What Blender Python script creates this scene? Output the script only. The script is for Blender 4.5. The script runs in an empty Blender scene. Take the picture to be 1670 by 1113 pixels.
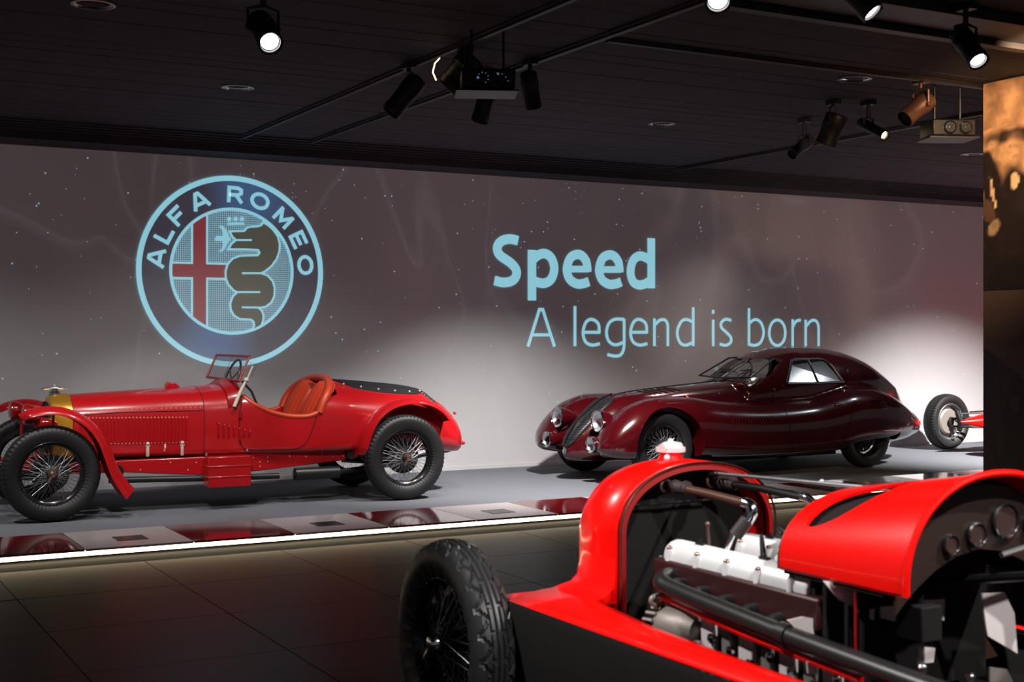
import bpy, bmesh, math, random
import numpy as np
from mathutils import Vector, Matrix
from mathutils.bvhtree import BVHTree
random.seed(7)
R = math.radians
sc = bpy.context.scene
COL = sc.collection

# ------------------------------------------------------------------ camera
HEAD = R(28.8); FPX = 2181.0; EYE = 1.56; HZ = 545.0
cam = bpy.data.cameras.new('camera'); camo = bpy.data.objects.new('camera', cam)
COL.objects.link(camo); sc.camera = camo
cam.sensor_width = 36.0; cam.lens = FPX * 36 / 1670
cam.shift_y = -(556.5 - HZ) / 1670
camo.location = (0, 0, EYE); camo.rotation_euler = (R(90), 0, -HEAD)
cam.clip_start = .05; cam.clip_end = 100
cam.dof.use_dof = True; cam.dof.focus_distance = 12.5; cam.dof.aperture_fstop = 5.0

# ------------------------------------------------------------------ world, exposure
w = bpy.data.worlds.new('world'); sc.world = w; w.use_nodes = True
w.node_tree.nodes['Background'].inputs[0].default_value = (.9, .95, 1.0, 1)
w.node_tree.nodes['Background'].inputs[1].default_value = .085
sc.view_settings.view_transform = 'Standard'
try: sc.view_settings.look = 'None'
except Exception: pass
sc.view_settings.exposure = 0.0; sc.view_settings.gamma = 1.0
sc.view_settings.use_curve_mapping = False
sc.cycles.max_bounces = 6; sc.cycles.caustics_reflective = False; sc.cycles.caustics_refractive = False

# ------------------------------------------------------------------ gallery spotlights out of the frame
def spot(loc, tgt, power, ang, col=(1, .97, .93), rad=.06, blend=.5, spec=1.0):
    l = bpy.data.lights.new('gallery_spot', 'SPOT'); l.energy = power; l.color = col
    l.spot_size = R(ang); l.spot_blend = blend; l.shadow_soft_size = rad; l.specular_factor = spec
    o = bpy.data.objects.new('gallery_spot', l); COL.objects.link(o); o.location = loc
    o.rotation_euler = (Vector(tgt) - Vector(loc)).to_track_quat('-Z', 'Y').to_euler()
    return o
# on the open racing car
spot((1.4, 6.6, 3.35), (2.9, 11.4, .75), 380, 26)
spot((4.2, 7.2, 3.35), (4.9, 11.4, .7), 300, 26)
spot((2.2, 9.6, 3.35), (2.6, 10.9, 0), 210, 66, blend=.8)
spot((4.9, 9.6, 3.35), (5.2, 10.9, 0), 230, 66, blend=.8)
# wall washers aimed at the foot of the wall
spot((6.3, 9.6, 3.38), (7.2, 13.2, -3.2), 1600, 78, blend=1.0, rad=.08)
spot((13.3, 9.2, 3.38), (13.9, 13.2, -3.4), 4000, 80, blend=1.0, rad=.08)
spot((9.9, 12.0, 3.38), (9.9, 13.2, -3.0), 40, 96, blend=1.0, rad=.10)
spot((3.6, 10.0, 3.38), (3.8, 13.2, -2.4), 170, 96, blend=1.0, rad=.10)
spot((.4, 10.0, 3.38), (.4, 13.2, -2.4), 250, 96, blend=1.0, rad=.10)
# on the coupe
spot((12.58, 9.95, 3.40), (9.9, 11.2, 1.05), 70, 26, (.85, .93, 1), rad=.10)
spot((9.6, 12.6, 3.35), (9.8, 11.9, .9), 50, 80)
# on the near car
spot((.6, 4.6, 3.35), (2.9, 3.4, .8), 520, 44, rad=.05)
spot((4.6, 1.2, 3.35), (2.9, 2.9, 1.0), 520, 44, rad=.05)
spot((2.2, .6, 3.35), (2.6, 3.4, .8), 420, 50, rad=.05)

# ------------------------------------------------------------------ materials
def lin(c):
    out = []
    for v in c[:3]:
        v = v / 255.0
        out.append(v / 12.92 if v <= .04045 else ((v + .055) / 1.055) ** 2.4)
    return tuple(out)
def mat(name, rgb, rough=.5, metal=0.0, coat=0.0, var=.06, scale=30.0, bump=0.0, emit=None, es=0.0, trans=0.0, alpha=1.0, spec=None, aniso=0):
    m = bpy.data.materials.new(name); m.use_nodes = True
    nt = m.node_tree; b = nt.nodes['Principled BSDF']
    c = lin(rgb)
    nz = nt.nodes.new('ShaderNodeTexNoise'); nz.inputs['Scale'].default_value = scale; nz.inputs['Detail'].default_value = 3
    tc = nt.nodes.new('ShaderNodeTexCoord'); nt.links.new(tc.outputs['Object'], nz.inputs['Vector'])
    mx = nt.nodes.new('ShaderNodeMix'); mx.data_type = 'RGBA'
    mx.inputs['A'].default_value = tuple(v * (1 - var) for v in c) + (1,)
    mx.inputs['B'].default_value = tuple(min(1, v * (1 + var)) for v in c) + (1,)
    nt.links.new(nz.outputs['Fac'], mx.inputs['Factor']); nt.links.new(mx.outputs['Result'], b.inputs['Base Color'])
    b.inputs['Roughness'].default_value = rough; b.inputs['Metallic'].default_value = metal
    b.inputs['Coat Weight'].default_value = coat; b.inputs['Coat Roughness'].default_value = .06
    if spec is not None: b.inputs['Specular IOR Level'].default_value = spec
    if trans: b.inputs['Transmission Weight'].default_value = trans
    if alpha < 1: b.inputs['Alpha'].default_value = alpha
    if emit is not None:
        b.inputs['Emission Color'].default_value = lin(emit) + (1,); b.inputs['Emission Strength'].default_value = es
    if bump:
        bp = nt.nodes.new('ShaderNodeBump'); bp.inputs['Strength'].default_value = bump; bp.inputs['Distance'].default_value = .002
        nt.links.new(nz.outputs['Fac'], bp.inputs['Height']); nt.links.new(bp.outputs['Normal'], b.inputs['Normal'])
    return m
M = {}
M['red'] = mat('red_paint', (170, 18, 24), .26, coat=.6, scale=3)
M['red2'] = mat('dark_red_metal', (150, 14, 16), .35, coat=.3)
M['maroon'] = mat('maroon_paint', (62, 5, 10), .18, coat=1.0, scale=2)
M['scarlet'] = mat('scarlet_paint', (255, 9, 3), .32, coat=.4, scale=2, spec=.4)
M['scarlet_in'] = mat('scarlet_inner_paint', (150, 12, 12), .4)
M['rubber'] = mat('tyre_rubber', (26, 26, 27), .5, bump=.1)
M['rubber_grey'] = mat('worn_rubber', (50, 50, 52), .42, bump=.1)
M['black'] = mat('black_metal', (28, 28, 29), .35)
M['blackm'] = mat('matt_black', (24, 23, 23), .75, spec=.2)
M['rim'] = mat('black_rim', (28, 28, 30), .25, metal=.3, coat=.4)
M['spoke'] = mat('spoke_steel', (135, 135, 140), .3, metal=.8)
M['chrome'] = mat('chrome', (225, 228, 230), .12, metal=1)
M['steel'] = mat('brushed_steel', (170, 172, 175), .35, metal=.9)
M['bronze'] = mat('bronze_hub', (170, 140, 125), .25, metal=.9)
M['brass'] = mat('brass', (225, 165, 55), .3, metal=.75)
M['leather'] = mat('orange_leather', (190, 58, 24), .42, scale=120, bump=.3)
M['leather_d'] = mat('dark_orange_leather', (120, 36, 20), .5, scale=120, bump=.3)
M['canvas'] = mat('black_canvas', (26, 27, 30), .6, scale=200, bump=.4)
M['ivory'] = mat('ivory_paint', (205, 190, 175), .35)
M['alloy'] = mat('cast_alloy', (248, 248, 252), .32, metal=.25, scale=200, bump=.1)
M['alloy_g'] = mat('grey_alloy', (135, 128, 122), .5, metal=.3, scale=150, bump=.3)
M['sheet'] = mat('aluminium_sheet', (225, 215, 215), .4, metal=.1)
M['rust'] = mat('copper_brown_pipe', (100, 72, 62), .4, metal=.6)
M['hose'] = mat('rubber_hose', (52, 42, 42), .6)
M['greypanel'] = mat('grey_panel_paint', (165, 155, 155), .3, coat=.3)
M['redpanel'] = mat('dark_red_glass_panel', (120, 12, 18), .08, coat=1)
M['screen'] = mat('caption_screen', (24, 30, 34), .2)
M['carpet'] = mat('grey_carpet', (98, 100, 107), .95, var=.35, scale=240, bump=.5)
M['floor'] = mat('dark_floor_tile', (20, 15, 15), .3, scale=8, var=.15, spec=.14)
M['floor'].node_tree.nodes['Principled BSDF'].inputs['IOR'].default_value = 1.2
M['joint'] = mat('tile_joint', (8, 8, 8), .8)
M['ceil'] = mat('dark_ceiling_board', (76, 79, 86), .8, scale=6, var=.2, spec=.15)
M['ceil2'] = mat('dark_ceiling_rail', (46, 44, 46), .5)
M['fixture'] = mat('black_fixture', (30, 30, 33), .45)
M['fixture_g'] = mat('grey_fixture', (58, 66, 74), .4)
M['lampcover'] = mat('red_lamp_cover', (140, 10, 10), .2, coat=1)
M['gauge'] = mat('gauge_face', (60, 44, 42), .3)
M['dash'] = mat('brown_dash', (54, 41, 37), .4, metal=.3)
M['mesh'] = mat('dark_mesh_metal', (84, 84, 88), .35, metal=.7)
M['caps'] = mat('polished_cap_metal', (240, 240, 245), .26, metal=.8)
M['headred'] = mat('dark_red_casting', (52, 10, 12), .5)
M['taill'] = mat('red_tail_lamp', (215, 20, 16), .15, coat=1, emit=(255, 10, 5), es=.12)
def glassmat(name, tint, f=.12, gr=.04):
    m = bpy.data.materials.new(name); m.use_nodes = True; nt = m.node_tree
    for n in list(nt.nodes): nt.nodes.remove(n)
    o = nt.nodes.new('ShaderNodeOutputMaterial'); mx = nt.nodes.new('ShaderNodeMixShader')
    t = nt.nodes.new('ShaderNodeBsdfTransparent'); g = nt.nodes.new('ShaderNodeBsdfGlossy')
    t.inputs[0].default_value = tint + (1,); g.inputs['Roughness'].default_value = gr
    lw = nt.nodes.new('ShaderNodeLayerWeight'); pw_ = nt.nodes.new('ShaderNodeMath'); pw_.operation = 'POWER'; pw_.inputs[1].default_value = 4
    lw.inputs[0].default_value = .5; nt.links.new(lw.outputs['Facing'], pw_.inputs[0])
    ad = nt.nodes.new('ShaderNodeMath'); ad.operation = 'ADD'; ad.inputs[1].default_value = .04 + f
    nt.links.new(pw_.outputs[0], ad.inputs[0]); nt.links.new(ad.outputs[0], mx.inputs[0])
    nt.links.new(t.outputs[0], mx.inputs[1]); nt.links.new(g.outputs[0], mx.inputs[2]); nt.links.new(mx.outputs[0], o.inputs[0])
    return m
M['glass'] = glassmat('clear_glass', (.86, .87, .88), 0)
M['glass_side'] = glassmat('dusty_side_glass', (.8, .84, .88), .10, .16)
def emi(name, col, s):
    m = bpy.data.materials.new(name); m.use_nodes = True; nt = m.node_tree
    b = nt.nodes['Principled BSDF']; v = .46 if name.startswith('projected') else .02; b.inputs['Base Color'].default_value = (v, v, v, 1)
    b.inputs['Emission Color'].default_value = tuple(col) + (1,); b.inputs['Emission Strength'].default_value = s
    b.inputs['Roughness'].default_value = .6
    return m
M['lens'] = emi('lit_lens', (1, .97, .95), 14)
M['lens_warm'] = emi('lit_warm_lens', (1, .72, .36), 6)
M['strip'] = emi('warm_led_strip', (1, .80, .50), 6.5)
M['blueglint'] = emi('lens_reflection_glow', (.35, .6, .9), .25)  # glowing blue dots stand in for reflections on the projector lenses
# projected light on the wall: it is light, so it emits
M['p_cyan'] = emi('projected_pale_cyan', lin((140, 206, 222)), .85)
M['p_red'] = emi('projected_red', lin((122, 44, 50)), .8)
M['p_green'] = emi('projected_green', lin((76, 80, 66)), .65)
def pfield():
    m = emi('projected_dotted_field', (.2, .36, .44), .8); nt = m.node_tree; b = nt.nodes['Principled BSDF']
    tc = nt.nodes.new('ShaderNodeTexCoord'); mp = nt.nodes.new('ShaderNodeMapping'); mp.inputs['Rotation'].default_value = (0, R(45), 0)
    nt.links.new(tc.outputs['Object'], mp.inputs[0]); sp = nt.nodes.new('ShaderNodeSeparateXYZ'); nt.links.new(mp.outputs[0], sp.inputs[0])
    def s(o):
        a = nt.nodes.new('ShaderNodeMath'); a.operation = 'MULTIPLY'; a.inputs[1].default_value = 210
        b_ = nt.nodes.new('ShaderNodeMath'); b_.operation = 'SINE'; nt.links.new(o, a.inputs[0]); nt.links.new(a.outputs[0], b_.inputs[0]); return b_.outputs[0]
    mu = nt.nodes.new('ShaderNodeMath'); mu.operation = 'MULTIPLY'; nt.links.new(s(sp.outputs[0]), mu.inputs[0]); nt.links.new(s(sp.outputs[2]), mu.inputs[1])
    r = nt.nodes.new('ShaderNodeValToRGB'); r.color_ramp.elements[0].position = -.0; r.color_ramp.elements[1].position = .5
    r.color_ramp.elements[0].color = lin((84, 112, 128)) + (1,); r.color_ramp.elements[1].color = lin((140, 196, 212)) + (1,)
    nt.links.new(mu.outputs[0], r.inputs[0]); nt.links.new(r.outputs[0], b.inputs['Emission Color'])
    return m
M['p_field'] = pfield()
def pband():
    m = emi('projected_blue_band', (.03, .04, .08), .72); nt = m.node_tree; b = nt.nodes['Principled BSDF']
    tc = nt.nodes.new('ShaderNodeTexCoord'); sp = nt.nodes.new('ShaderNodeSeparateXYZ'); nt.links.new(tc.outputs['Object'], sp.inputs[0])
    at = nt.nodes.new('ShaderNodeMath'); at.operation = 'ARCTAN2'; nt.links.new(sp.outputs[0], at.inputs[0]); nt.links.new(sp.outputs[2], at.inputs[1])
    a2 = nt.nodes.new('ShaderNodeMath'); a2.operation = 'MULTIPLY_ADD'; a2.inputs[1].default_value = 2; a2.inputs[2].default_value = -.5; nt.links.new(at.outputs[0], a2.inputs[0])
    c = nt.nodes.new('ShaderNodeMath'); c.operation = 'COSINE'; nt.links.new(a2.outputs[0], c.inputs[0])
    r = nt.nodes.new('ShaderNodeValToRGB'); r.color_ramp.elements[0].position = .35; r.color_ramp.elements[1].position = 1
    r.color_ramp.elements[0].color = lin((48, 50, 64)) + (1,); r.color_ramp.elements[1].color = lin((52, 88, 132)) + (1,)
    nt.links.new(c.outputs[0], r.inputs[0]); nt.links.new(r.outputs[0], b.inputs['Emission Color'])
    return m
M['p_band'] = pband()
def wallmat():
    # matt grey screen paint; the emission is the projected picture (mauve sky with drifting veils)
    m = bpy.data.materials.new('projection_wall'); m.use_nodes = True; nt = m.node_tree; b = nt.nodes['Principled BSDF']
    b.inputs['Base Color'].default_value = (.46, .45, .46, 1); b.inputs['Roughness'].default_value = .9
    tc = nt.nodes.new('ShaderNodeTexCoord')
    def ns(scale, sx, sz, det=4, dist=1.2):
        mp = nt.nodes.new('ShaderNodeMapping'); mp.inputs['Scale'].default_value = (sx, 1, sz)
        nt.links.new(tc.outputs['Object'], mp.inputs[0])
        n = nt.nodes.new('ShaderNodeTexNoise'); n.inputs['Scale'].default_value = scale; n.inputs['Detail'].default_value = det
        n.inputs['Distortion'].default_value = dist; nt.links.new(mp.outputs[0], n.inputs['Vector']); return n.outputs['Fac']
    r1 = nt.nodes.new('ShaderNodeValToRGB'); e = r1.color_ramp.elements
    e[0].position = .35; e[0].color = lin((62, 60, 62)) + (1,); e[1].position = .7; e[1].color = lin((80, 68, 72)) + (1,)
    nt.links.new(ns(.35, 1, .6, 1, 0), r1.inputs[0])
    r2 = nt.nodes.new('ShaderNodeValToRGB'); e = r2.color_ramp.elements     # thin veils: a narrow band of distorted noise
    e[0].position = .0; e[0].color = (0, 0, 0, 1); e[1].position = 1; e[1].color = (0, 0, 0, 1)
    for p, v in ((.47, 0), (.502, .026), (.512, .006), (.58, 0)):
        q = r2.color_ramp.elements.new(p); q.color = (v, v * .98, v, 1)
    nt.links.new(ns(.55, 1.2, .5, 1.5, .9), r2.inputs[0])
    ad = nt.nodes.new('ShaderNodeMix'); ad.data_type = 'RGBA'; ad.blend_type = 'ADD'; ad.inputs['Factor'].default_value = 1
    nt.links.new(r1.outputs[0], ad.inputs['A']); nt.links.new(r2.outputs[0], ad.inputs['B'])
    nt.links.new(ad.outputs['Result'], b.inputs['Emission Color']); b.inputs['Emission Strength'].default_value = .54
    return m
M['wall'] = wallmat()

# ------------------------------------------------------------------ mesh tools
class MB:
    def __init__(s): s.v = []; s.f = []
    def add(s, v, f):
        o = len(s.v); s.v += [tuple(map(float, p)) for p in v]; s.f += [tuple(i + o for i in q) for q in f]; return s
    def box(s, x0, x1, y0, y1, z0, z1):
        v = [(x, y, z) for x in (x0, x1) for y in (y0, y1) for z in (z0, z1)]
        return s.add(v, [(0, 1, 3, 2), (4, 6, 7, 5), (0, 4, 5, 1), (2, 3, 7, 6), (0, 2, 6, 4), (1, 5, 7, 3)])
    def loft(s, rings, closed=True, caps=True):
        n = len(rings[0]); v = [p for r in rings for p in r]; f = []
        for i in range(len(rings) - 1):
            for j in range(n if closed else n - 1):
                k = (j + 1) % n
                f.append((i * n + j, i * n + k, (i + 1) * n + k, (i + 1) * n + j))
        if caps and closed:
            f.append(tuple(range(n))[::-1]); f.append(tuple((len(rings) - 1) * n + j for j in range(n)))
        return s.add(v, f)
    def tube(s, pts, r, n=10, caps=True):
        P = [Vector(p) for p in pts]; rs = r if isinstance(r, (list, tuple)) else [r] * len(P)
        rings = []; up = None
        for i, p in enumerate(P):
            t = (P[min(i + 1, len(P) - 1)] - P[max(i - 1, 0)]).normalized()
            if up is None:
                up = Vector((0, 0, 1)) if abs(t.z) < .9 else Vector((1, 0, 0))
            a = t.cross(up).normalized(); b_ = a.cross(t).normalized(); up = b_
            rings.append([tuple(p + (a * math.cos(2 * math.pi * k / n) + b_ * math.sin(2 * math.pi * k / n)) * rs[i]) for k in range(n)])
        return s.loft(rings, True, caps)
    def cyl(s, p0, p1, r0, r1=None, n=20): return s.tube([p0, p1], [r0, r0 if r1 is None else r1], n)
    def lathe(s, o, d, prof, n=32, caps=True):
        o = Vector(o); d = Vector(d).normalized(); u = d.cross(Vector((0, 0, 1)) if abs(d.z) < .9 else Vector((1, 0, 0))).normalized(); w_ = d.cross(u)
        rings = [[tuple(o + d * a + (u * math.cos(2 * math.pi * k / n) + w_ * math.sin(2 * math.pi * k / n)) * max(r, 1e-4)) for k in range(n)] for a, r in prof]
        return s.loft(rings, True, caps)
    def ball(s, c, r, n=12, sx=1, sy=1, sz=1):
        v = []; rings = []
        for i in range(n // 2 + 1):
            t = math.pi * i / (n // 2)
            rings.append([(c[0] + r * sx * max(math.sin(t), 1e-3) * math.cos(2 * math.pi * k / n), c[1] + r * sy * max(math.sin(t), 1e-3) * math.sin(2 * math.pi * k / n), c[2] + r * sz * math.cos(t)) for k in range(n)])
        return s.loft(rings)
    def prism(s, poly, y0, y1, axis='y'):
        def mk(p, h): return (p[0], h, p[1]) if axis == 'y' else ((p[0], p[1], h) if axis == 'z' else (h, p[0], p[1]))
        return s.loft([[mk(p, y0) for p in poly], [mk(p, y1) for p in poly]])
    def mesh(s, name):
        me = bpy.data.meshes.new(name); me.from_pydata(s.v, [], s.f); me.update()
        b = bmesh.new(); b.from_mesh(me); bmesh.ops.recalc_face_normals(b, faces=b.faces); b.to_mesh(me); b.free(); return me
    def build(s, name, m, parent=None, smooth=True, ang=38, bevel=0, solid=0, loc=None, rot=None):
        me = s.mesh(name); return link(name, me, m, parent, smooth, ang, bevel, solid, loc, rot)
def link(name, me, m, parent=None, smooth=True, ang=38, bevel=0, solid=0, loc=None, rot=None):
    me.materials.clear(); me.materials.append(M[m] if isinstance(m, str) else m)
    if smooth:
        me.polygons.foreach_set('use_smooth', [True] * len(me.polygons)); me.set_sharp_from_angle(angle=R(ang))
    o = bpy.data.objects.new(name, me); COL.objects.link(o)
    if parent: o.parent = parent
    if loc: o.location = loc
    if rot: o.rotation_euler = rot
    if bevel:
        b = o.modifiers.new('bevel', 'BEVEL'); b.width = bevel; b.segments = 2; b.limit_method = 'ANGLE'; b.angle_limit = R(40)
    if solid:
        b = o.modifiers.new('thickness', 'SOLIDIFY'); b.thickness = solid; b.offset = -1
    return o
def tag(o, label=None, cat=None, group=None, kind=None):
    if label: o['label'] = label
    if cat: o['category'] = cat
    if group: o['group'] = group
    if kind: o['kind'] = kind
    return o
def empty(name, loc, rz=0, label=None, cat=None, group=None):
    o = bpy.data.objects.new(name, None); COL.objects.link(o); o.location = loc; o.rotation_euler = (0, 0, rz); o.empty_display_size = .1
    return tag(o, label, cat, group)
def copy_tree(o, parent=None):
    c = o.copy(); COL.objects.link(c); c.parent = parent
    for ch in list(o.children): copy_tree(ch, c)
    return c
def cat_(pts, n=6, closed=False):
    P = [Vector(p) for p in pts]; out = []; m = len(P)
    for i in range(m if closed else m - 1):
        p0 = P[(i - 1) % m] if (closed or i > 0) else P[0] * 2 - P[1]; p1 = P[i]; p2 = P[(i + 1) % m]
        p3 = P[(i + 2) % m] if (closed or i + 2 < m) else P[-1] * 2 - P[-2]
        for k in range(n):
            t = k / n
            out.append(.5 * ((2 * p1) + (p2 - p0) * t + (2 * p0 - 5 * p1 + 4 * p2 - p3) * t * t + (3 * p1 - p0 - 3 * p2 + p3) * t ** 3))
    if not closed: out.append(P[-1])
    return [tuple(p) for p in out]
def pch(xs, ys):
    """monotone cubic interpolation through stations"""
    xs = np.array(xs, float); ys = np.array(ys, float); h = np.diff(xs); d = np.diff(ys) / h
    m = np.zeros(len(xs)); m[0] = d[0]; m[-1] = d[-1]
    for i in range(1, len(xs) - 1):
        if d[i - 1] * d[i] > 0:
            w1 = 2 * h[i] + h[i - 1]; w2 = h[i] + 2 * h[i - 1]; m[i] = (w1 + w2) / (w1 / d[i - 1] + w2 / d[i])
    def f(x):
        x = min(max(x, xs[0]), xs[-1]); i = min(int(np.searchsorted(xs, x, side='right')) - 1, len(xs) - 2); i = max(i, 0)
        t = (x - xs[i]) / h[i]
        return float((2 * t ** 3 - 3 * t * t + 1) * ys[i] + (t ** 3 - 2 * t * t + t) * h[i] * m[i] + (-2 * t ** 3 + 3 * t * t) * ys[i + 1] + (t ** 3 - t * t) * h[i] * m[i + 1])
    return f
def tomb(w_, zb, zs, zt, n=2.0, nb=2.6, rb=.08, K=14):
    """closed section: rounded sill, flat side, superelliptic crown (y, z) going round once"""
    rb = min(rb, w_ * .9, max((zs - zb) * .8, .005)); h = []
    for k in range(6):
        a = R(-90 + 90 * k / 5)
        h.append((w_ - rb + rb * math.cos(a), zb + rb + rb * math.sin(a)))
    h.append((w_, (zb + rb + zs) / 2))
    for k in range(K + 1):
        a = math.pi / 2 * k / K
        h.append((w_ * max(math.cos(a), 0) ** (2 / n), zs + (zt - zs) * math.sin(a) ** (2 / n)))
    return h + [(-y, z) for y, z in h[::-1]][1:]
def tombopen(*a, **k): return tomb(*a, **k)

def apply_mods(o):
    dg = bpy.context.evaluated_depsgraph_get(); dg.update()
    me = bpy.data.meshes.new_from_object(o.evaluated_get(dg)); return me
def boolean(me, cutters, solver='EXACT'):
    base = bpy.data.objects.new('tmp', me); COL.objects.link(base); tmp = [base]
    for c in cutters:
        co = bpy.data.objects.new('tmpc', c); COL.objects.link(co); tmp.append(co)
        m = base.modifiers.new('b', 'BOOLEAN'); m.operation = 'DIFFERENCE'; m.object = co; m.solver = solver
    out = apply_mods(base)
    for t in tmp: bpy.data.objects.remove(t)
    return out
def voxel_union(mb, size, it=6, fac=.5):
    o = bpy.data.objects.new('tmp', mb.mesh('tmp')); COL.objects.link(o)
    m = o.modifiers.new('r', 'REMESH'); m.mode = 'VOXEL'; m.voxel_size = size; m.use_smooth_shade = True
    m = o.modifiers.new('s', 'SMOOTH'); m.factor = fac; m.iterations = it
    me = apply_mods(o); bpy.data.objects.remove(o); return me
def bvh_of(me):
    b = bmesh.new(); b.from_mesh(me); t = BVHTree.FromBMesh(b); b.free(); return t

# ------------------------------------------------------------------ wheels (axle along local y, outer face towards -y)
def make_wheel(parent, loc, D, W, rimr, rotz=0, nsp=60, tyre='rubber', tread='plain', knock='bronze', rim='rim', spokes=True, drum=.15, flip=False, pname='wheel', sp_mat='spoke', rsp=.0017):
    Ro = D / 2; hw = W / 2
    prof = [(-hw * .62, rimr - .004), (-hw * .80, rimr + .012), (-hw * .97, rimr + (Ro - rimr) * .35), (-hw, rimr + (Ro - rimr) * .55), (-hw * .95, rimr + (Ro - rimr) * .75), (-hw * .84, Ro - .022)]
    nc = 26 if tread == 'block' else 14
    for k in range(nc + 1):
        a = -hw * .74 + hw * 1.48 * k / nc; prof.append((a, Ro - .012 * (a / (hw * .74)) ** 2))
    prof += [(-a, r) for a, r in prof[:6][::-1]]
    seg = 288 if tread == 'block' else 240
    rings = []
    for j in range(seg):
        th = 2 * math.pi * j / seg; ring = []
        for a, r in prof:
            q = abs(a) / hw
            if tread == 'plain':
                if .40 < q < .80 and j % 4 == 0: r -= .006
                if q < .40 and (int((a + hw) / hw * 9) % 2 == 0): r -= .004
                if .80 <= q < .96 and j % 4 == 0: r -= .004
            else:
                if q < .86:
                    ph = j % 12; s_ = a / hw
                    d1 = abs((s_ * 14 + ph) % 12 - 6); d2 = abs((-s_ * 14 + ph) % 12 - 6)
                    if .10 < q < .2 or .36 < q < .44: r -= .011
                    elif q >= .44 and (d1 > 4.9 or d2 > 4.9): r -= .011
                    elif .2 <= q <= .36 and ph < 2: r -= .010
            ring.append((r * math.cos(th), a, r * math.sin(th)))
        rings.append(ring)
    n = len(prof); v = [p for r in rings for p in r]; f = []
    for j in range(seg):
        j2 = (j + 1) % seg
        for k in range(n - 1): f.append((j * n + k, j2 * n + k, j2 * n + k + 1, j * n + k + 1))
    mb = MB().add(v, f)
    t = mb.build(pname, tyre, parent, ang=30, loc=loc, rot=(0, 0, rotz + (math.pi if flip else 0)))
    # rim
    rm = MB().lathe((0, 0, 0), (0, 1, 0), [(-hw * .70, rimr + .006), (-hw * .72, rimr - .004), (-hw * .5, rimr - .012), (-hw * .35, rimr - .03), (hw * .35, rimr - .03), (hw * .5, rimr - .012), (hw * .7, rimr + .004)], 72, caps=False)
    rm.build('rim', rim, t, solid=.004)
    if spokes:
        sp = MB(); rr = rimr - .028
        for i in range(nsp):
            a = 2 * math.pi * i / nsp; sgn = 1 if i % 2 else -1
            a2 = a + sgn * R(34)
            if i % 4 < 2: p0 = (.045 * math.cos(a2), -hw * .80, .045 * math.sin(a2)); p1 = (rr * math.cos(a), -hw * .15, rr * math.sin(a))
            else: p0 = (.062 * math.cos(a2), hw * .35, .062 * math.sin(a2)); p1 = (rr * math.cos(a), hw * .1, rr * math.sin(a))
            sp.tube([p0, p1], rsp, 4)
        tag(sp.build('spokes', sp_mat, t, smooth=False), kind='stuff')
    hb = MB().lathe((0, 0, 0), (0, 1, 0), [(-hw * .92, .030), (-hw * .86, .046), (-hw * .76, .048), (-hw * .70, .036), (hw * .2, .040), (hw * .30, .064), (hw * .4, .064), (hw * .45, .05)], 28)
    hb.build('hub', 'black', t)
    if knock:
        k = MB().lathe((0, 0, 0), (0, 1, 0), [(-hw * .92 - .038, .012), (-hw * .92 - .034, .024), (-hw * .92 - .018, .034), (-hw * .92, .036)], 24)
        for s_ in (-1, 1):
            c = R(58)
            pts = [(s_ * r * math.cos(c), -hw * .92 - .020 - o_, s_ * r * math.sin(c)) for r, o_ in ((.02, 0), (.045, .004), (.068, .010), (.080, .014))]
            k.tube(pts, [.014, .012, .010, .006], 8)
        k.build('knock_off_nut', knock, t)
    if drum:
        d = MB().lathe((0, 0, 0), (0, 1, 0), [(hw * .35, drum * .5), (hw * .35, drum), (hw * .95, drum), (hw * .95, drum * .6)], 40)
        d.build('brake_drum', 'blackm', t)
    return t

# ================================================================== THE SETTING
XL, XR, YF, YW, ZC = -7.0, 20.0, -2.0, 13.2, 3.46
fl = MB().box(XL, XR, YF, YW + .2, -.10, -.006).build('floor', 'joint', smooth=False); tag(fl, 'dark polished tile floor of the gallery', kind='structure')
# floor tiles in view, one object each (0.975 m grid read off the joints)
G = .975; tile_me = MB().box(.003, G - .003, .003, G - .003, -.006, 0).mesh('tile')
for i in range(-3, 9):
    for j in range(0, 9):
        x0 = 2.21 + (i - 2) * G; y0 = 9.25 - (j + 1) * G
        o = link('tile', tile_me, 'floor', fl, smooth=False) if (i, j) == (-3, 0) else bpy.data.objects.new('tile', tile_me)
        if o.name not in COL.objects: COL.objects.link(o); o.parent = fl
        o.location = (x0, y0, random.uniform(-.0006, .0006))
ce = MB().box(XL, XR, YF, YW + .2, ZC + .02, ZC + .12).build('ceiling', 'ceil', smooth=False); tag(ce, 'dark ceiling of narrow boards', kind='structure')
bd = .21; bme = MB().box(XL, XR, .003, bd - .003, ZC - .0, ZC + .02).mesh('ceiling_board')
nb = int((12.72 - YF) / bd)
for j in range(nb):
    o = link('ceiling_board', bme, 'ceil', ce, smooth=False) if j == 0 else bpy.data.objects.new('ceiling_board', bme)
    if j: COL.objects.link(o); o.parent = ce
    o.location = (0, YF + j * bd, random.uniform(-.002, .002))
wb = MB().box(XL, XR, YW, YW + .2, 0, 3.40).build('wall_back', 'wall', smooth=False); tag(wb, 'long grey wall lit from below and carrying the projection', kind='structure')
tr = MB().box(XL, XR, 12.72, YW + .2, 3.33, ZC + .02)
for k in range(4): tr.box(XL, XR, 12.66 - k * .10, 12.70 - k * .10, ZC - .05 + k * .01, ZC)
tr = tr.build('trim_1', 'ceil', smooth=False); tag(tr, 'dark stepped soffit above the wall', kind='structure')
bs = MB().box(XL, XR, YW - .015, YW, .06, .10).build('baseboard_back', 'wall', smooth=False); tag(bs, 'low skirting strip at the foot of the back wall', kind='structure')
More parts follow.
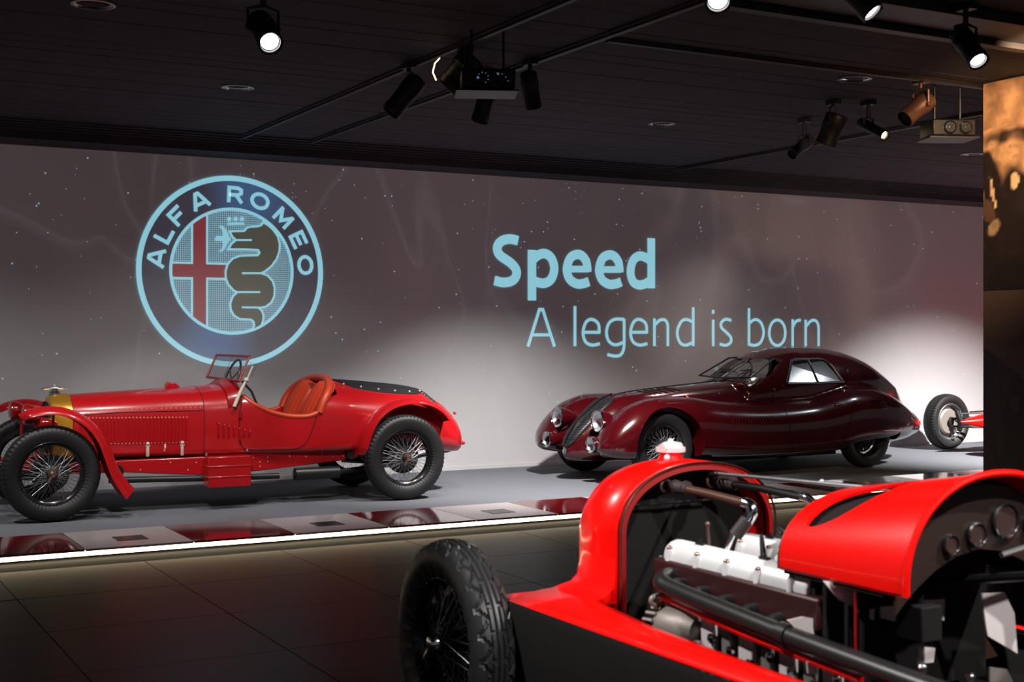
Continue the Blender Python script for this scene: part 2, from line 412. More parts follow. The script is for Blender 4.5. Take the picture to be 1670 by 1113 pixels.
# stars of the projection
st = MB(); rs = random.Random(3)
for k in range(520):
    x = rs.uniform(-1, 17); z = .5 + 2.8 * rs.random() ** .7; r = rs.choice([.004, .005, .006, .009])
    st.add([(x - r, YW - .004, z), (x, YW - .004, z - r), (x + r, YW - .004, z), (x, YW - .004, z + r)], [(0, 1, 2, 3)])
M['p_star'] = emi('projected_star', lin((130, 165, 180)), 1.0)
tag(st.build('projected_stars', 'p_star', wb, smooth=False), kind='stuff')
# ceiling rails
def rail(name, x0, x1, y0, y1, n):
    m = MB().box(x0, x1, y0, y1, ZC - .03, ZC - .004)
    if x1 - x0 > y1 - y0: m.box(x0, x1, y0 - .02, y0, ZC - .012, ZC - .002)
    else: m.box(x0 - .02, x0, y0, y1, ZC - .012, ZC - .002)
    tag(m.build(name, 'ceil2', smooth=False), n, kind='structure')
rail('trim_2', 3.90, 3.93, 2, 12.6, 'thin dark ceiling rail running to the wall near the emblem')
rail('trim_3', 4.58, 4.62, 2, 12.6, 'second thin dark ceiling rail running to the wall')
rail('trim_4', 4.66, 16, 7.19, 7.23, 'thin ceiling rail parallel to the back wall')
rail('trim_5', 9.0, 9.04, 2, 12.6, 'thin dark ceiling rail near the right hand spotlights')
m = MB().box(4.6, 18, 6.02, 6.10, ZC - .05, ZC - .004).box(4.6, 18, 5.55, 5.60, ZC - .05, ZC - .004).box(4.6, 18, 5.60, 6.02, ZC - .012, ZC - .002)
tag(m.build('trim_6', 'ceil2', smooth=False), 'pale edged lighting channel in the ceiling at upper right', kind='structure')

# ------------------------------------------------------------------ display platform
PT = .06; Y0 = 9.58; Y1 = 10.45
pf = empty('display_platform', (0, Y1, 0), 0, 'low long carpeted platform with a lit glass edge carrying the three far cars', 'platform')
MB().box(XL, XR, 0, YW - Y1, 0, PT).build('carpet_deck', 'carpet', pf, smooth=False)
MB().box(XL, XR, Y0 - Y1 + .05, 0, .012, PT - .016).build('kick_base', 'blackm', pf, smooth=False)
pw = .765; px0 = 1.88
gp = MB().box(.004, pw - .004, Y0 - Y1, -.004, PT - .014, PT + .002).mesh('glossy_panel')
gp2 = gp.copy()
for k in range(-9, 20):
    x = px0 + k * pw
    o = bpy.data.objects.new('glossy_panel', gp2 if k % 2 == 0 else gp); COL.objects.link(o); o.parent = pf; o.location = (x, 0, 0)
    me = o.data
    if not me.materials: me.materials.append(M['greypanel'] if k % 2 == 0 else M['redpanel'])
    o['label'] = 'pale grey edge panel' if k % 2 == 0 else 'dark red reflective edge panel'
    if k % 2 == 0:
        tag(MB().box(.28, .50, -.62, -.40, PT + .002, PT + .005).build('caption_window', 'screen', o, smooth=False), 'small dark caption window')
ls = MB().box(XL, XR, Y0 - Y1 + .012, Y0 - Y1 + .03, .014, .049).build('light_strip', 'strip', pf, smooth=False); ls['label'] = 'glowing warm white light strip'

# ------------------------------------------------------------------ projection on the wall
def ray(u, v):
    t = (u - 835) / FPX; return Vector((t * math.cos(HEAD) + math.sin(HEAD), -t * math.sin(HEAD) + math.cos(HEAD), -(v - HZ) / FPX))
def onwall(u, v):
    r = ray(u, v); k = YW / r.y; return (r.x * k, EYE + r.z * k)
def ribbon(mb, pts, wd, y, th=.003, closed=False, wx=None):
    """flat stroke through wall-plane points (x, z)"""
    P = [Vector((p[0], p[1])) for p in pts]; L = []; Rr = []; n = len(P)
    for i in range(n):
        a = P[(i - 1) % n] if (closed or i > 0) else None; b_ = P[(i + 1) % n] if (closed or i < n - 1) else None
        d1 = (P[i] - a).normalized() if a is not None else None; d2 = (b_ - P[i]).normalized() if b_ is not None else None
        if d1 is None: d1 = d2
        if d2 is None: d2 = d1
        n1 = Vector((-d1.y, d1.x)); n2 = Vector((-d2.y, d2.x)); m_ = (n1 + n2)
        m_ = m_.normalized() if m_.length > 1e-3 else n1
        k = min(1 / max(m_.dot(n1), .35), 2.2) * wd / 2
        L.append(P[i] + m_ * k); Rr.append(P[i] - m_ * k)
    rings = [[(l.x, y, l.y), (r.x, y, r.y), (r.x, y + th, r.y), (l.x, y + th, l.y)] for l, r in zip(L, Rr)]
    if closed: rings.append(rings[0])
    mb.loft(rings, True, not closed)
def letter(name, strokes, mp, wd, y, parent, m='p_cyan'):
    mb = MB()
    for i, s_ in enumerate(strokes):
        kind = s_[0]; pts = s_[1:]; k_ = 1.0
        if kind == 't': k_ = .70
        if kind in 'ct': pts = [p[:2] for p in cat_([(a, b_, 0) for a, b_ in pts], 8)] if len(pts) > 2 else pts
        ribbon(mb, [mp(a, b_) for a, b_ in pts], wd * k_, y + i * .0006)
    return mb.build('letter', m, parent, smooth=False)
ex, ez = 4.034, 2.194
em = empty('projected_emblem', (ex, YW, ez), 0, 'large round blue emblem with red cross and green serpent projected on the wall', 'emblem')
yb = -.010
def disc(r0, r1, y, n=96, th=.002):
    mb = MB(); a = []
    rings = [[(r0 * math.cos(t), y, r0 * math.sin(t)), (r1 * math.cos(t), y, r1 * math.sin(t)), (r1 * math.cos(t), y + th, r1 * math.sin(t)), (r0 * math.cos(t), y + th, r0 * math.sin(t))] for t in [2 * math.pi * k / n for k in range(n + 1)]]
    return mb.loft(rings, True, False)
disc(.912, .965, yb).build('outer_ring', 'p_cyan', em, smooth=False)
disc(.63, .908, yb + .002).build('blue_band', 'p_band', em, smooth=False)
disc(.001, .62, yb + .002).build('dotted_field', 'p_field', em, smooth=False)
disc(.612, .642, yb - .003).build('inner_ring', 'p_cyan', em, smooth=False)
def c3(X, Y):   # crop of the emblem
    x, z = onwall(200 + X * .3056, 270 + Y * .3056); return (x - ex, z - ez)
def arcx(x): return math.sqrt(max(.615 ** 2 - x * x, 0))
xa, xb = c3(369, 560)[0], c3(449, 560)[0]; za, zb_ = c3(400, 603)[1], c3(400, 522)[1]; xl = -.612; xr_ = c3(560, 560)[0]
cr = [(xa, arcx(xa)), ((xa + xb) / 2, arcx((xa + xb) / 2)), (xb, arcx(xb)), (xb, zb_), (xr_, zb_), (xr_, za), (xb, za), (xb, -arcx(xb)), ((xa + xb) / 2, -arcx((xa + xb) / 2)), (xa, -arcx(xa)), (xa, za), (xl, za), (xl, zb_), (xa, zb_)]
def flat(poly, y, th=.002):
    b = bmesh.new(); vs = [b.verts.new((p[0], y, p[1])) for p in poly]; f = b.faces.new(vs); f.normal_update(); bmesh.ops.triangulate(b, faces=[f], ngon_method='EAR_CLIP')
    r = bmesh.ops.extrude_face_region(b, geom=list(b.faces)); bmesh.ops.translate(b, verts=[g for g in r['geom'] if isinstance(g, bmesh.types.BMVert)], vec=(0, th, 0))
    bmesh.ops.recalc_face_normals(b, faces=b.faces); me = bpy.data.meshes.new('flat'); b.to_mesh(me); b.free(); return me
c = link('cross', flat(cr, yb - .001), 'p_red', em, smooth=False)
o_ = MB()
for pl in ([(xb, arcx(xb)), (xb, zb_), (xr_, zb_)], [(xr_, za), (xb, za), (xb, -arcx(xb))], [(xa, -arcx(xa)), (xa, za), (xl, za)], [(xl, zb_), (xa, zb_), (xa, arcx(xa))]): ribbon(o_, pl, .020, yb - .0035)
o_.build('cross_outline', 'p_cyan', c, smooth=False)
def c6(X, Y):
    x, z = onwall(320 + X * .2067, 330 + Y * .2067); return (x - ex, z - ez)
sn = [(262, 232), (375, 228), (395, 205), (420, 195), (480, 192), (510, 182), (525, 160), (560, 180), (600, 215), (640, 270), (655, 330), (652, 390), (630, 450), (590, 505), (540, 545), (508, 561), (560, 580), (600, 625), (615, 680), (612, 740), (590, 790), (545, 825), (490, 835), (515, 858), (526, 890), (525, 930), (512, 972), (440, 1010), (455, 975), (450, 945), (430, 927), (390, 925), (340, 922), (295, 895), (270, 850), (265, 800), (285, 745), (320, 712), (290, 695), (250, 650), (230, 600), (228, 545), (245, 490), (285, 445), (340, 425), (400, 422), (480, 420), (497, 400), (485, 378), (400, 373), (250, 372), (275, 330), (310, 300), (280, 270)]
sp_ = [c6(*p) for p in sn]
s_o = link('serpent', flat(sp_, yb - .0045), 'p_green', em, smooth=False)
o_ = MB(); ribbon(o_, sp_, .019, yb - .007, closed=True)
for a, b_ in (((300, 299), (435, 299)), ((358, 561), (515, 561)), ((315, 710), (500, 710)), ((356, 830), (500, 832))): ribbon(o_, [c6(*a), c6(*b_)], .018, yb - .008)
o_.build('serpent_outline', 'p_cyan', s_o, smooth=False)
fg = [(175, 185), (212, 192), (238, 225), (250, 262), (268, 292), (245, 320), (225, 360), (200, 392), (172, 390), (202, 368), (212, 330), (205, 308), (180, 303), (150, 305), (144, 288), (160, 268), (208, 270), (210, 235), (195, 205)]
f_ = link('small_figure', flat([c6(*p) for p in fg], yb - .006), 'p_cyan', em, smooth=False)
cw = MB(); ribbon(cw, [c6(245, 172), c6(375, 172)], .022, yb - .006)
for X in (258, 308, 358):
    cx_, cz_ = c6(X, 133); cw.prism([(cx_ + .022 * math.cos(a), cz_ + .022 * math.sin(a)) for a in [k * math.pi / 6 for k in range(12)]], yb - .006, yb - .003)
cw.build('crown', 'p_cyan', em, smooth=False)
GL = {'A': [['l', (-.5, -.5), (-.06, .5)], ['l', (.06, .5), (.5, -.5)], ['l', (-.12, .45), (.12, .45)], ['l', (-.3, -.2), (.3, -.2)]],
      'L': [['l', (-.38, .5), (-.38, -.41), (.42, -.41)]], 'F': [['l', (-.38, -.5), (-.38, .41), (.45, .41)], ['l', (-.38, .0), (.3, .0)]],
      'R': [['l', (-.4, -.5), (-.4, .41), (.15, .41), (.36, .3), (.36, .1), (.15, -.02), (-.4, -.02)], ['l', (.05, -.02), (.42, -.5)]],
      'O': [['c'] + [(.52 * math.cos(t), .42 * math.sin(t)) for t in [2 * math.pi * k / 16 for k in range(17)]]],
      'M': [['l', (-.46, -.5), (-.46, .48)], ['l', (-.46, .42), (0, -.25), (.46, .42)], ['l', (.46, .48), (.46, -.5)]],
      'E': [['l', (.42, .41), (-.38, .41), (-.38, -.41), (.44, -.41)], ['l', (-.38, 0), (.35, 0)]]}
for ch, ang in (('A', 171.5), ('L', 153), ('F', 136), ('A', 116), ('R', 88), ('O', 68.5), ('M', 46.5), ('E', 26), ('O', 6)):
    t = R(ang); rr = .775
    def mp(a, b_, t=t, rr=rr):
        rad = rr + b_ * .165; return (rad * math.cos(t) + a * .165 * math.sin(t), rad * math.sin(t) - a * .165 * math.cos(t))
    letter(ch, GL[ch], mp, .036, yb - .004, em)

def c4(X, Y): return onwall(780 + X * .3473, 360 + Y * .3473)
tx0, tz0 = onwall(935, 500)
ti = empty('projected_title', (tx0, YW, tz0), 0, 'bold pale cyan word projected above the thin line of text', 'lettering')
su = empty('projected_subtitle', (tx0, YW, tz0 - .5), 0, 'thin pale cyan line of text projected above the maroon coupe', 'lettering')
def mt(X, Y):
    x, z = c4(X, Y); return (x - tx0, z - tz0)
def ms(X, Y):
    x, z = c4(X, Y); return (x - tx0, z - tz0 + .5)
WB = .108; yt = -.008
letter('S', [['c', (186, 95), (165, 89), (140, 87), (113, 94), (95, 110), (88, 130), (93, 152), (108, 169), (130, 184), (152, 200), (170, 219), (179, 240), (175, 264), (160, 281), (138, 289), (108, 290), (75, 281)]], mt, WB, yt, ti)
letter('p', [['l', (251, 138), (251, 375)], ['c', (258, 180), (285, 160), (315, 156), (343, 178), (356, 225), (343, 272), (315, 293), (285, 292), (258, 282)]], mt, WB, yt, ti)
def E_(dx, dy): return [['t', (425 + dx, 228 + dy), (518 + dx, 228 + dy)], ['c', (511 + dx, 240 + dy), (511 + dx, 222 + dy), (505 + dx, 190 + dy), (484 + dx, 164 + dy), (458 + dx, 160 + dy), (430 + dx, 178 + dy), (415 + dx, 228 + dy), (428 + dx, 274 + dy), (462 + dx, 297 + dy), (495 + dx, 295 + dy), (519 + dx, 286 + dy)]]
letter('e', E_(0, 0), mt, WB, yt, ti); letter('e', E_(151, 2), mt, WB, yt, ti)
letter('d', [['l', (811, 83), (811, 318)], ['c', (804, 185), (777, 170), (750, 168), (725, 190), (714, 240), (725, 285), (750, 302), (777, 299), (804, 285)]], mt, WB, yt, ti)
WT = .036
thin = [[['l', (232, 592), (288, 412)], ['l', (300, 412), (357, 592)], ['l', (286, 418), (302, 418)], ['l', (253, 537), (338, 537)]],
        [['l', (453, 402), (453, 590)]]]
def e_(dx): return [['l', (492 + dx, 525), (571 + dx, 525)], ['c', (568 + dx, 528), (562 + dx, 484), (532 + dx, 464), (505 + dx, 478), (491 + dx, 525), (502 + dx, 568), (532 + dx, 585), (570 + dx, 579)]]
thin += [e_(0), [['c', (684, 464), (640, 464), (612, 484), (601, 525), (612, 566), (642, 584), (682, 572)], ['c', (684, 462), (684, 530), (683, 595), (670, 628), (645, 637), (605, 630)]], e_(223),
         [['l', (826, 460), (826, 590)], ['c', (828, 490), (852, 468), (876, 468), (888, 490), (889, 530), (889, 590)]],
         [['l', (1008, 408), (1008, 590)], ['c', (1005, 476), (975, 465), (950, 478), (933, 525), (945, 572), (972, 586), (1005, 574)]],
         [['l', (1102, 466), (1102, 590)], ['l', (1102, 420), (1102, 438)]],
         [['c', (1187, 469), (1160, 464), (1140, 480), (1141, 503), (1162, 524), (1184, 548), (1184, 572), (1162, 586), (1133, 581)]],
         [['l', (1270, 412), (1270, 588)], ['c', (1273, 480), (1300, 465), (1326, 480), (1339, 525), (1326, 570), (1300, 586), (1272, 582)]],
         [['c'] + [(1403 + 38 * math.cos(t), 527 + 60 * math.sin(t)) for t in [2 * math.pi * k / 12 for k in range(13)]]],
         [['l', (1475, 464), (1475, 590)], ['c', (1477, 496), (1492, 473), (1513, 467)]],
         [['l', (1536, 466), (1536, 590)], ['c', (1538, 496), (1562, 471), (1584, 471), (1596, 495), (1597, 540), (1597, 590)]]]
for g in thin: letter('x', g, ms, WT, yt, su)

# ================================================================== OPEN RACING CAR (left)
A1 = empty('vintage_car', (1.93, 11.79, PT), R(-1), 'open red vintage two-seat racing car with orange leather seats on the platform below the emblem', 'car')
bx = [.10, .22, .7, 1.3, 1.6, 2.0, 2.5, 3.0, 3.36, 3.6, 3.78, 3.86]
fw = pch(bx, [.235, .265, .33, .40, .46, .52, .55, .52, .47, .42, .34, .20])
fzb = pch(bx, [.46, .45, .45, .45, .45, .45, .45, .43, .41, .39, .38, .42])
fzs = pch(bx, [.80, .80, .82, .82, .84, .84, .76, .66, .60, .56, .50, .47])
fzt = pch(bx, [.975, .985, 1.01, 1.04, 1.065, 1.085, 1.075, 1.035, .99, .885, .72, .56])
def sec1(x, grow=0):
    rb = .06 if x < 2.6 else .06 + .12 * min((x - 2.6), 1)
    return [(x, y, z) for y, z in tomb(fw(x) + grow, fzb(x) - grow, fzs(x), fzt(x) + grow, 2.1, rb=rb)]
def stations(a, b_, n): return [a + (b_ - a) * k / n for k in range(n + 1)]
MB().loft([sec1(x) for x in stations(.24, 1.30, 24)]).build('bonnet', 'red', A1)
rad = MB().loft([sec1(x, g) for x, g in ((.06, -.06), (.075, .0), (.10, .012), (.20, .012), (.235, .006))])
rad.build('radiator_shell', 'brass', A1)
g = MB().loft([[(x, y, z) for y, z in tomb(.205, .5, .78, .93, 2.1)] for x in (.048, .066)]).build('radiator_core', 'blackm', A1)
cp = MB().lathe((.13, 0, .985), (0, 0, 1), [(0, .05), (.02, .05), (.03, .035), (.045, .035), (.05, .02)], 20).tube([(.02, -.02, 1.035), (.13, 0, 1.04), (.24, .02, 1.03)], [.006, .014, .006], 8)
cp.build('radiator_cap', 'chrome', A1)
# main body with the cockpit cut out
full = MB().loft([sec1(x) for x in stations(1.305, 3.86, 60)]).mesh('tub')
cut1 = MB().prism([(1.62, 1.4), (1.625, .965), (1.68, .92), (1.78, .855), (1.88, .808), (2.0, .778), (2.1, .768), (2.2, .77), (2.28, .80), (2.34, .85), (2.40, .93), (2.44, 1.01), (2.56, 1.4)], -.8, .8).mesh('c1')
cut2 = MB().loft([[(x, y, z) for y, z in tomb(w_, .52, .9, 1.3, 3)] for x, w_ in ((1.50, .40), (1.8, .45), (2.35, .50), (2.50, .44))]).mesh('c2')
link('body', boolean(full, [cut1, cut2]), 'red', A1)
# seams: bonnet seam, hinge strip, door outline
def side(x, z, off=.004, s=-1):
    """point on the flank of the tub at height z"""
    w_, zs_, zt_ = fw(x), fzs(x), fzt(x)
    if z <= zs_: y = w_
    else: y = w_ * max(1 - ((z - zs_) / (zt_ - zs_)) ** 2.1, 0) ** (1 / 2.1)
    return (x, s * (y + off), z)
sm = MB()
for s in (-1, 1):
    dr = cat_([(1.63, .93, 0), (1.60, .84, 0), (1.595, .70, 0), (1.60, .56, 0), (1.66, .495, 0), (1.85, .485, 0), (2.06, .485, 0), (2.16, .53, 0), (2.22, .63, 0), (2.27, .775, 0)], 8)
    sm.tube([side(p[0], p[1], .001, s) for p in dr], .004, 5)
    sm.tube([side(1.302, z, .001, s) for z in stations(.46, 1.03, 12)], .0035, 5)
    sm.tube([side(x, fzs(x) + .02, .001, s) for x in stations(.25, 1.30, 12)], .003, 5)
tag(sm.build('panel_seams', 'blackm', A1), 'dark door and bonnet seams')
hg = MB()
for s in (-1, 1):
    for z in (.80, .60): hg.box(1.585, 1.61, s * (fw(1.6) + .012) - .006, s * (fw(1.6) + .012) + .006, z - .03, z + .03)
hg.build('door_hinge', 'red2', A1)
# bonnet louvres: 29 raised fins a side, each a part
lme = MB().loft([[(-.011, .004, z), (-.008, -.016, z), (.004, -.010, z), (.009, .004, z)] for z in (-.105, .105)]).mesh('louvre'); lme.materials.append(M['red'])
cap_me = MB().ball((0, 0, 0), .006, 8).mesh('rivet'); cap_me.materials.append(M['ivory'])
def inst(name, me, parent, loc, rot=None, sc_=None):
    o = bpy.data.objects.new(name, me); COL.objects.link(o); o.parent = parent; o.location = loc
    if rot: o.rotation_euler = rot
    if sc_: o.scale = sc_
    return o
rv = MB()
for k in range(30):
    x = .30 + (1.155 - .30) * k / 29
    z = .69 - .012 * k / 29
    inst('louvre', lme, A1, (x, -fw(x), z), (0, 0, math.atan2(-(fw(x + .05) - fw(x)), .05)))
    rv.ball((x, -fw(x) - .010, z + .108), .0055, 6); rv.ball((x, -fw(x) - .010, z - .108), .0045, 6)
for k in range(26):
    x = .26 + k * .0405; p = side(x, fzs(x) + .045, .002); rv.ball(p, .0045, 6)
for k in range(7):
    x = 1.42 + k * .043; zc = .66
    l_ = inst('scuttle_louvre', lme, A1, (x, -fw(x) - .001, zc + .012 * (3 - k) * .5), None, (1, 1, .62 - .065 * k)); rv.ball((x, -fw(x) - .010, zc + .07 - .012 * k), .0055, 6)
for x, z in ((.55, .43), (.75, .36), (1.0, .41), (1.15, .34), (1.22, .40), (1.72, .42), (1.78, .38), (1.78, .34), (1.85, .42), (1.85, .38), (2.05, .42), (2.2, .41), (2.35, .42), (2.45, .40), (2.5, .44), (2.55, .40)):
    rv.ball((x, -.452, z), .006, 6)
tag(rv.build('rivets', 'ivory', A1), 'rows of small bright rivets', kind='stuff')
# bonnet clips
for x in (.83, 1.115):
    c_ = MB().box(-.012, .012, -.02, 0, -.07, .03).ball((0, -.02, .04), .016, 10).tube([(-.02, -.018, .02), (.02, -.018, .02)], .006, 8).tube([(0, -.02, -.07), (0, -.03, -.02), (0, -.02, .03)], .006, 8)
    c_.build('bonnet_clip', 'ivory', A1, loc=(x, -fw(x) - .002, .53), bevel=.002)
MB().tube([(.97, -fw(.97) - .006, .50), (.972, -fw(.97) - .022, .53), (.975, -fw(.97) - .006, .56)], .007, 8).build('bonnet_handle', 'ivory', A1)
MB().loft([[(x, y, z) for y, z in tomb(.03, 1.01, 1.04 + h, 1.05 + h, 2)] for x, h in ((1.06, .0), (1.08, .03), (1.15, .02), (1.20, -.02))]).build('bonnet_scoop', 'red', A1)
# chassis rail with taper
for s in (-1, 1):
    y0, y1 = s * .45, s * .36
    rl = MB().loft([[(x, y0, a), (x, y1, a), (x, y1, b_), (x, y0, b_)] for x, a, b_ in ((-.25, .40, .44), (.2, .35, .435), (.6, .345, .445), (1.25, .29, .445), (1.75, .30, .455), (2.55, .36, .465), (2.70, .42, .47))])
    rl.build('chassis_rail', 'red', A1, bevel=.008)
MB().box(.3, 2.66, -.40, .40, .40, .44).build('undertray', 'blackm', A1, smooth=False)
# step box
bxm = MB().box(1.28, 1.65, -.62, -.455, .195, .455).box(1.275, 1.655, -.625, -.452, .365, .38).box(1.275, 1.655, -.625, -.452, .275, .29)
bxm.build('side_box', 'red', A1, bevel=.006)
MB().ball((1.28, -.56, .475), .015, 10).ball((1.65, -.5, .49), .015, 10).cyl((1.28, -.56, .45), (1.28, -.56, .475), .006).build('box_latch', 'chrome', A1)
# exhaust
ex_ = MB().tube([(.5, -.40, .28), (1.3, -.44, .26), (1.95, -.46, .25)], .026, 12)
ex_.build('exhaust_pipe', 'black', A1)
MB().lathe((2.08, -.47, .26), (1, 0, 0), [(0, .03), (.01, .055), (.42, .055), (.43, .03)], 24).tube([(2.5, -.47, .26), (2.75, -.40, .27), (3.2, -.3, .3)], .026, 10).build('silencer', 'black', A1)
# axles and springs
MB().cyl((0, -.6, .385), (0, .6, .385), .03).tube([(-.42, -.36, .42), (-.2, -.37, .36), (0, -.37, .345), (.3, -.37, .37), (.5, -.37, .42)], .018, 8).tube([(-.42, .36, .42), (-.2, .37, .36), (0, .37, .345), (.3, .37, .37), (.5, .37, .42)], .018, 8).build('front_axle', 'black', A1)
MB().cyl((3.04, -.6, .385), (3.04, .6, .385), .045).ball((3.04, 0, .385), .14, 16).tube([(2.55, -.42, .36), (3.04, -.43, .31), (3.5, -.42, .40)], .02, 8).tube([(2.55, .42, .36), (3.04, .43, .31), (3.5, .42, .40)], .02, 8).build('rear_axle', 'black', A1)
MB().cyl((2.62, -.50, .42), (2.62, -.44, .42), .05).cyl((.55, -.5, .36), (.55, -.44, .36), .055).build('friction_damper', 'black', A1)
# cycle wings
def wing(path, wd, s, name, y0, prof=.03, m='red', ws=None, pg=0):
    rings = []; P = cat_([(x, z, 0) for x, z in path], 6); n = len(P); prof0 = prof
    for i, p in enumerate(P):
        prof = prof0 * (1 + pg * (i / n) ** 1.5)
        a = P[max(i - 1, 0)]; b_ = P[min(i + 1, n - 1)]; dx, dz = b_[0] - a[0], b_[1] - a[1]; L = math.hypot(dx, dz); nx, nz = -dz / L, dx / L
        w_ = wd * (ws[0] + (ws[1] - ws[0]) * i / (n - 1) if ws else 1); ring = []
        taper = min(1, (i + 1) / 5)
        w_ *= taper ** .5
        for k in range(9):
            t = -1 + 2 * k / 8; h = -prof * t * t
            ring.append((p[0] + nx * h, s * (y0 + w_ / 2 * t * 1), p[1] + nz * h))
        for k in range(9):
            t = 1 - 2 * k / 8; h = -prof * t * t - .006
            ring.append((p[0] + nx * h, s * (y0 + w_ / 2 * t * .985), p[1] + nz * h))
        rings.append(ring)
    return MB().loft(rings).build(name, m, A1, ang=60)
fpath = [(-.25, .865), (-.16, .905), (-.02, .925), (.12, .905), (.25, .845), (.35, .76), (.43, .64), (.48, .52), (.53, .40), (.60, .29), (.645, .24)]
wing(fpath, .23, -1, 'front_wing', .68, prof=.055, ws=(.85, 1.15), pg=1.0); wing(fpath, .23, 1, 'front_wing', .68, prof=.055, ws=(.85, 1.15), pg=1.0)
wfl = MB().loft([[(.47, -.77, .42), (.48, -.77, .42), (.50, -.58, .42), (.49, -.58, .42)], [(.50, -.785, .28), (.51, -.785, .28), (.56, -.58, .25), (.55, -.58, .25)], [(.55, -.76, .215), (.56, -.76, .215), (.64, -.60, .235), (.63, -.60, .235)]]); wfl.build('wing_flap', 'red2', A1)
rpath = [(2.63, .42), (2.65, .52), (2.70, .65), (2.78, .77), (2.90, .86), (3.05, .905), (3.20, .915), (3.34, .885), (3.46, .82), (3.56, .72)]
for s in (-1, 1): wing(rpath, .27, s, 'rear_wing', .60, prof=.045, ws=(.85, .55))
for s in (-1, 1):   # inner web joining the wing to the tub
    rings = []
    for x, z in [p[:2] for p in cat_([(x, z, 0) for x, z in rpath], 4)]:
        yi = max(fw(min(x, 3.86)) - .06, .2)
        rings.append([(x, s * .60, z - .004), (x, s * yi, z - .03), (x, s * yi, z - .05), (x, s * .60, z - .02)])
    MB().loft(rings).build('wing_web', 'red', A1, ang=60)
MB().tube([(.02, -.46, .42), (.02, -.60, .60), (.02, -.66, .88)], .010, 8).tube([(.5, -.46, .42), (.5, -.62, .45)], .010, 8).build('wing_stay', 'red2', A1)
# lamps
for x, y, z, r in ((-.12, -.40, .845, .085), (-.12, .40, .835, .085), (.0, -.40, .76, .06)):
    lp = MB().lathe((x - .07, y, z), (1, 0, 0), [(0, .01), (.006, r * .6), (.02, r * .92), (.04, r), (.06, r * .97), (.11, r * .75), (.15, r * .35), (.16, .01)], 24)
    lp.build('headlamp', 'lampcover', A1)
MB().tube([(-.06, -.42, .40), (-.08, -.41, .60), (-.08, -.40, .80)], .012, 8).tube([(-.06, .42, .40), (-.08, .41, .60), (-.08, .40, .80)], .012, 8).tube([(-.08, -.40, .62), (-.10, 0, .60), (-.08, .40, .62)], .010, 8).build('lamp_bracket', 'red2', A1)
# windscreen
frm = MB(); nb_, nt_ = (1.60, -.44, 1.09), (1.69, -.44, 1.305); fb_, ft_ = (1.55, .44, 1.10), (1.64, .44, 1.305)
frm.tube([nb_, nt_], .010, 8).tube([nt_, ft_], .012, 8).tube([ft_, fb_], .010, 8).tube([fb_, nb_], .012, 8)
wsf = frm.build('windscreen_frame', 'red2', A1)
MB().add([nb_, nt_, ft_, fb_], [(0, 1, 2, 3)]).build('windscreen_glass', 'glass', wsf, smooth=False)
MB().tube([(1.575, 0, 1.09), (1.665, 0, 1.30)], .004, 6).add([(1.69, -.44, 1.26), (1.75, -.50, 1.23), (1.70, -.49, 1.12), (1.64, -.44, 1.12)], [(0, 1, 2, 3)]).build('side_glass', 'glass', wsf, smooth=False)
MB().tube([(1.545, -.475, .87), (1.60, -.47, 1.0), (1.66, -.46, 1.11)], [.018, .016, .010], 10).tube([(1.66, -.46, 1.10), (1.71, -.47, 1.22)], .009, 8).ball((1.655, -.46, 1.10), .024, 10).build('screen_arm', 'ivory', A1)
MB().tube([(1.62, -.45, 1.09), (1.70, -.46, 1.0), (1.75, -.47, .88)], .010, 8).build('screen_brace', 'black', A1)
MB().loft([[(x, y, z) for y, z in tomb(w_, .80, .90, zt, 2.2)] for x, w_, zt in ((1.50, .445, 1.06), (1.56, .45, 1.10), (1.62, .455, 1.105))]).build('scuttle_hoop', 'red2', A1)
sw = MB(); c0 = Vector((1.71, .20, 1.085)); ax = Vector((-.9, 0, .35)).normalized(); u_ = Vector((0, 1, 0)); v_ = ax.cross(u_)
sw.tube([tuple(c0 + (u_ * math.cos(t) + v_ * math.sin(t)) * .19) for t in [2 * math.pi * k / 36 for k in range(37)]], .011, 8)
for t in (R(90), R(210), R(330)): sw.tube([tuple(c0), tuple(c0 + (u_ * math.cos(t) + v_ * math.sin(t)) * .19)], .007, 6)
sw.tube([tuple(c0), (1.55, .2, .9)], .014, 8); sw.build('steering_wheel', 'black', A1)
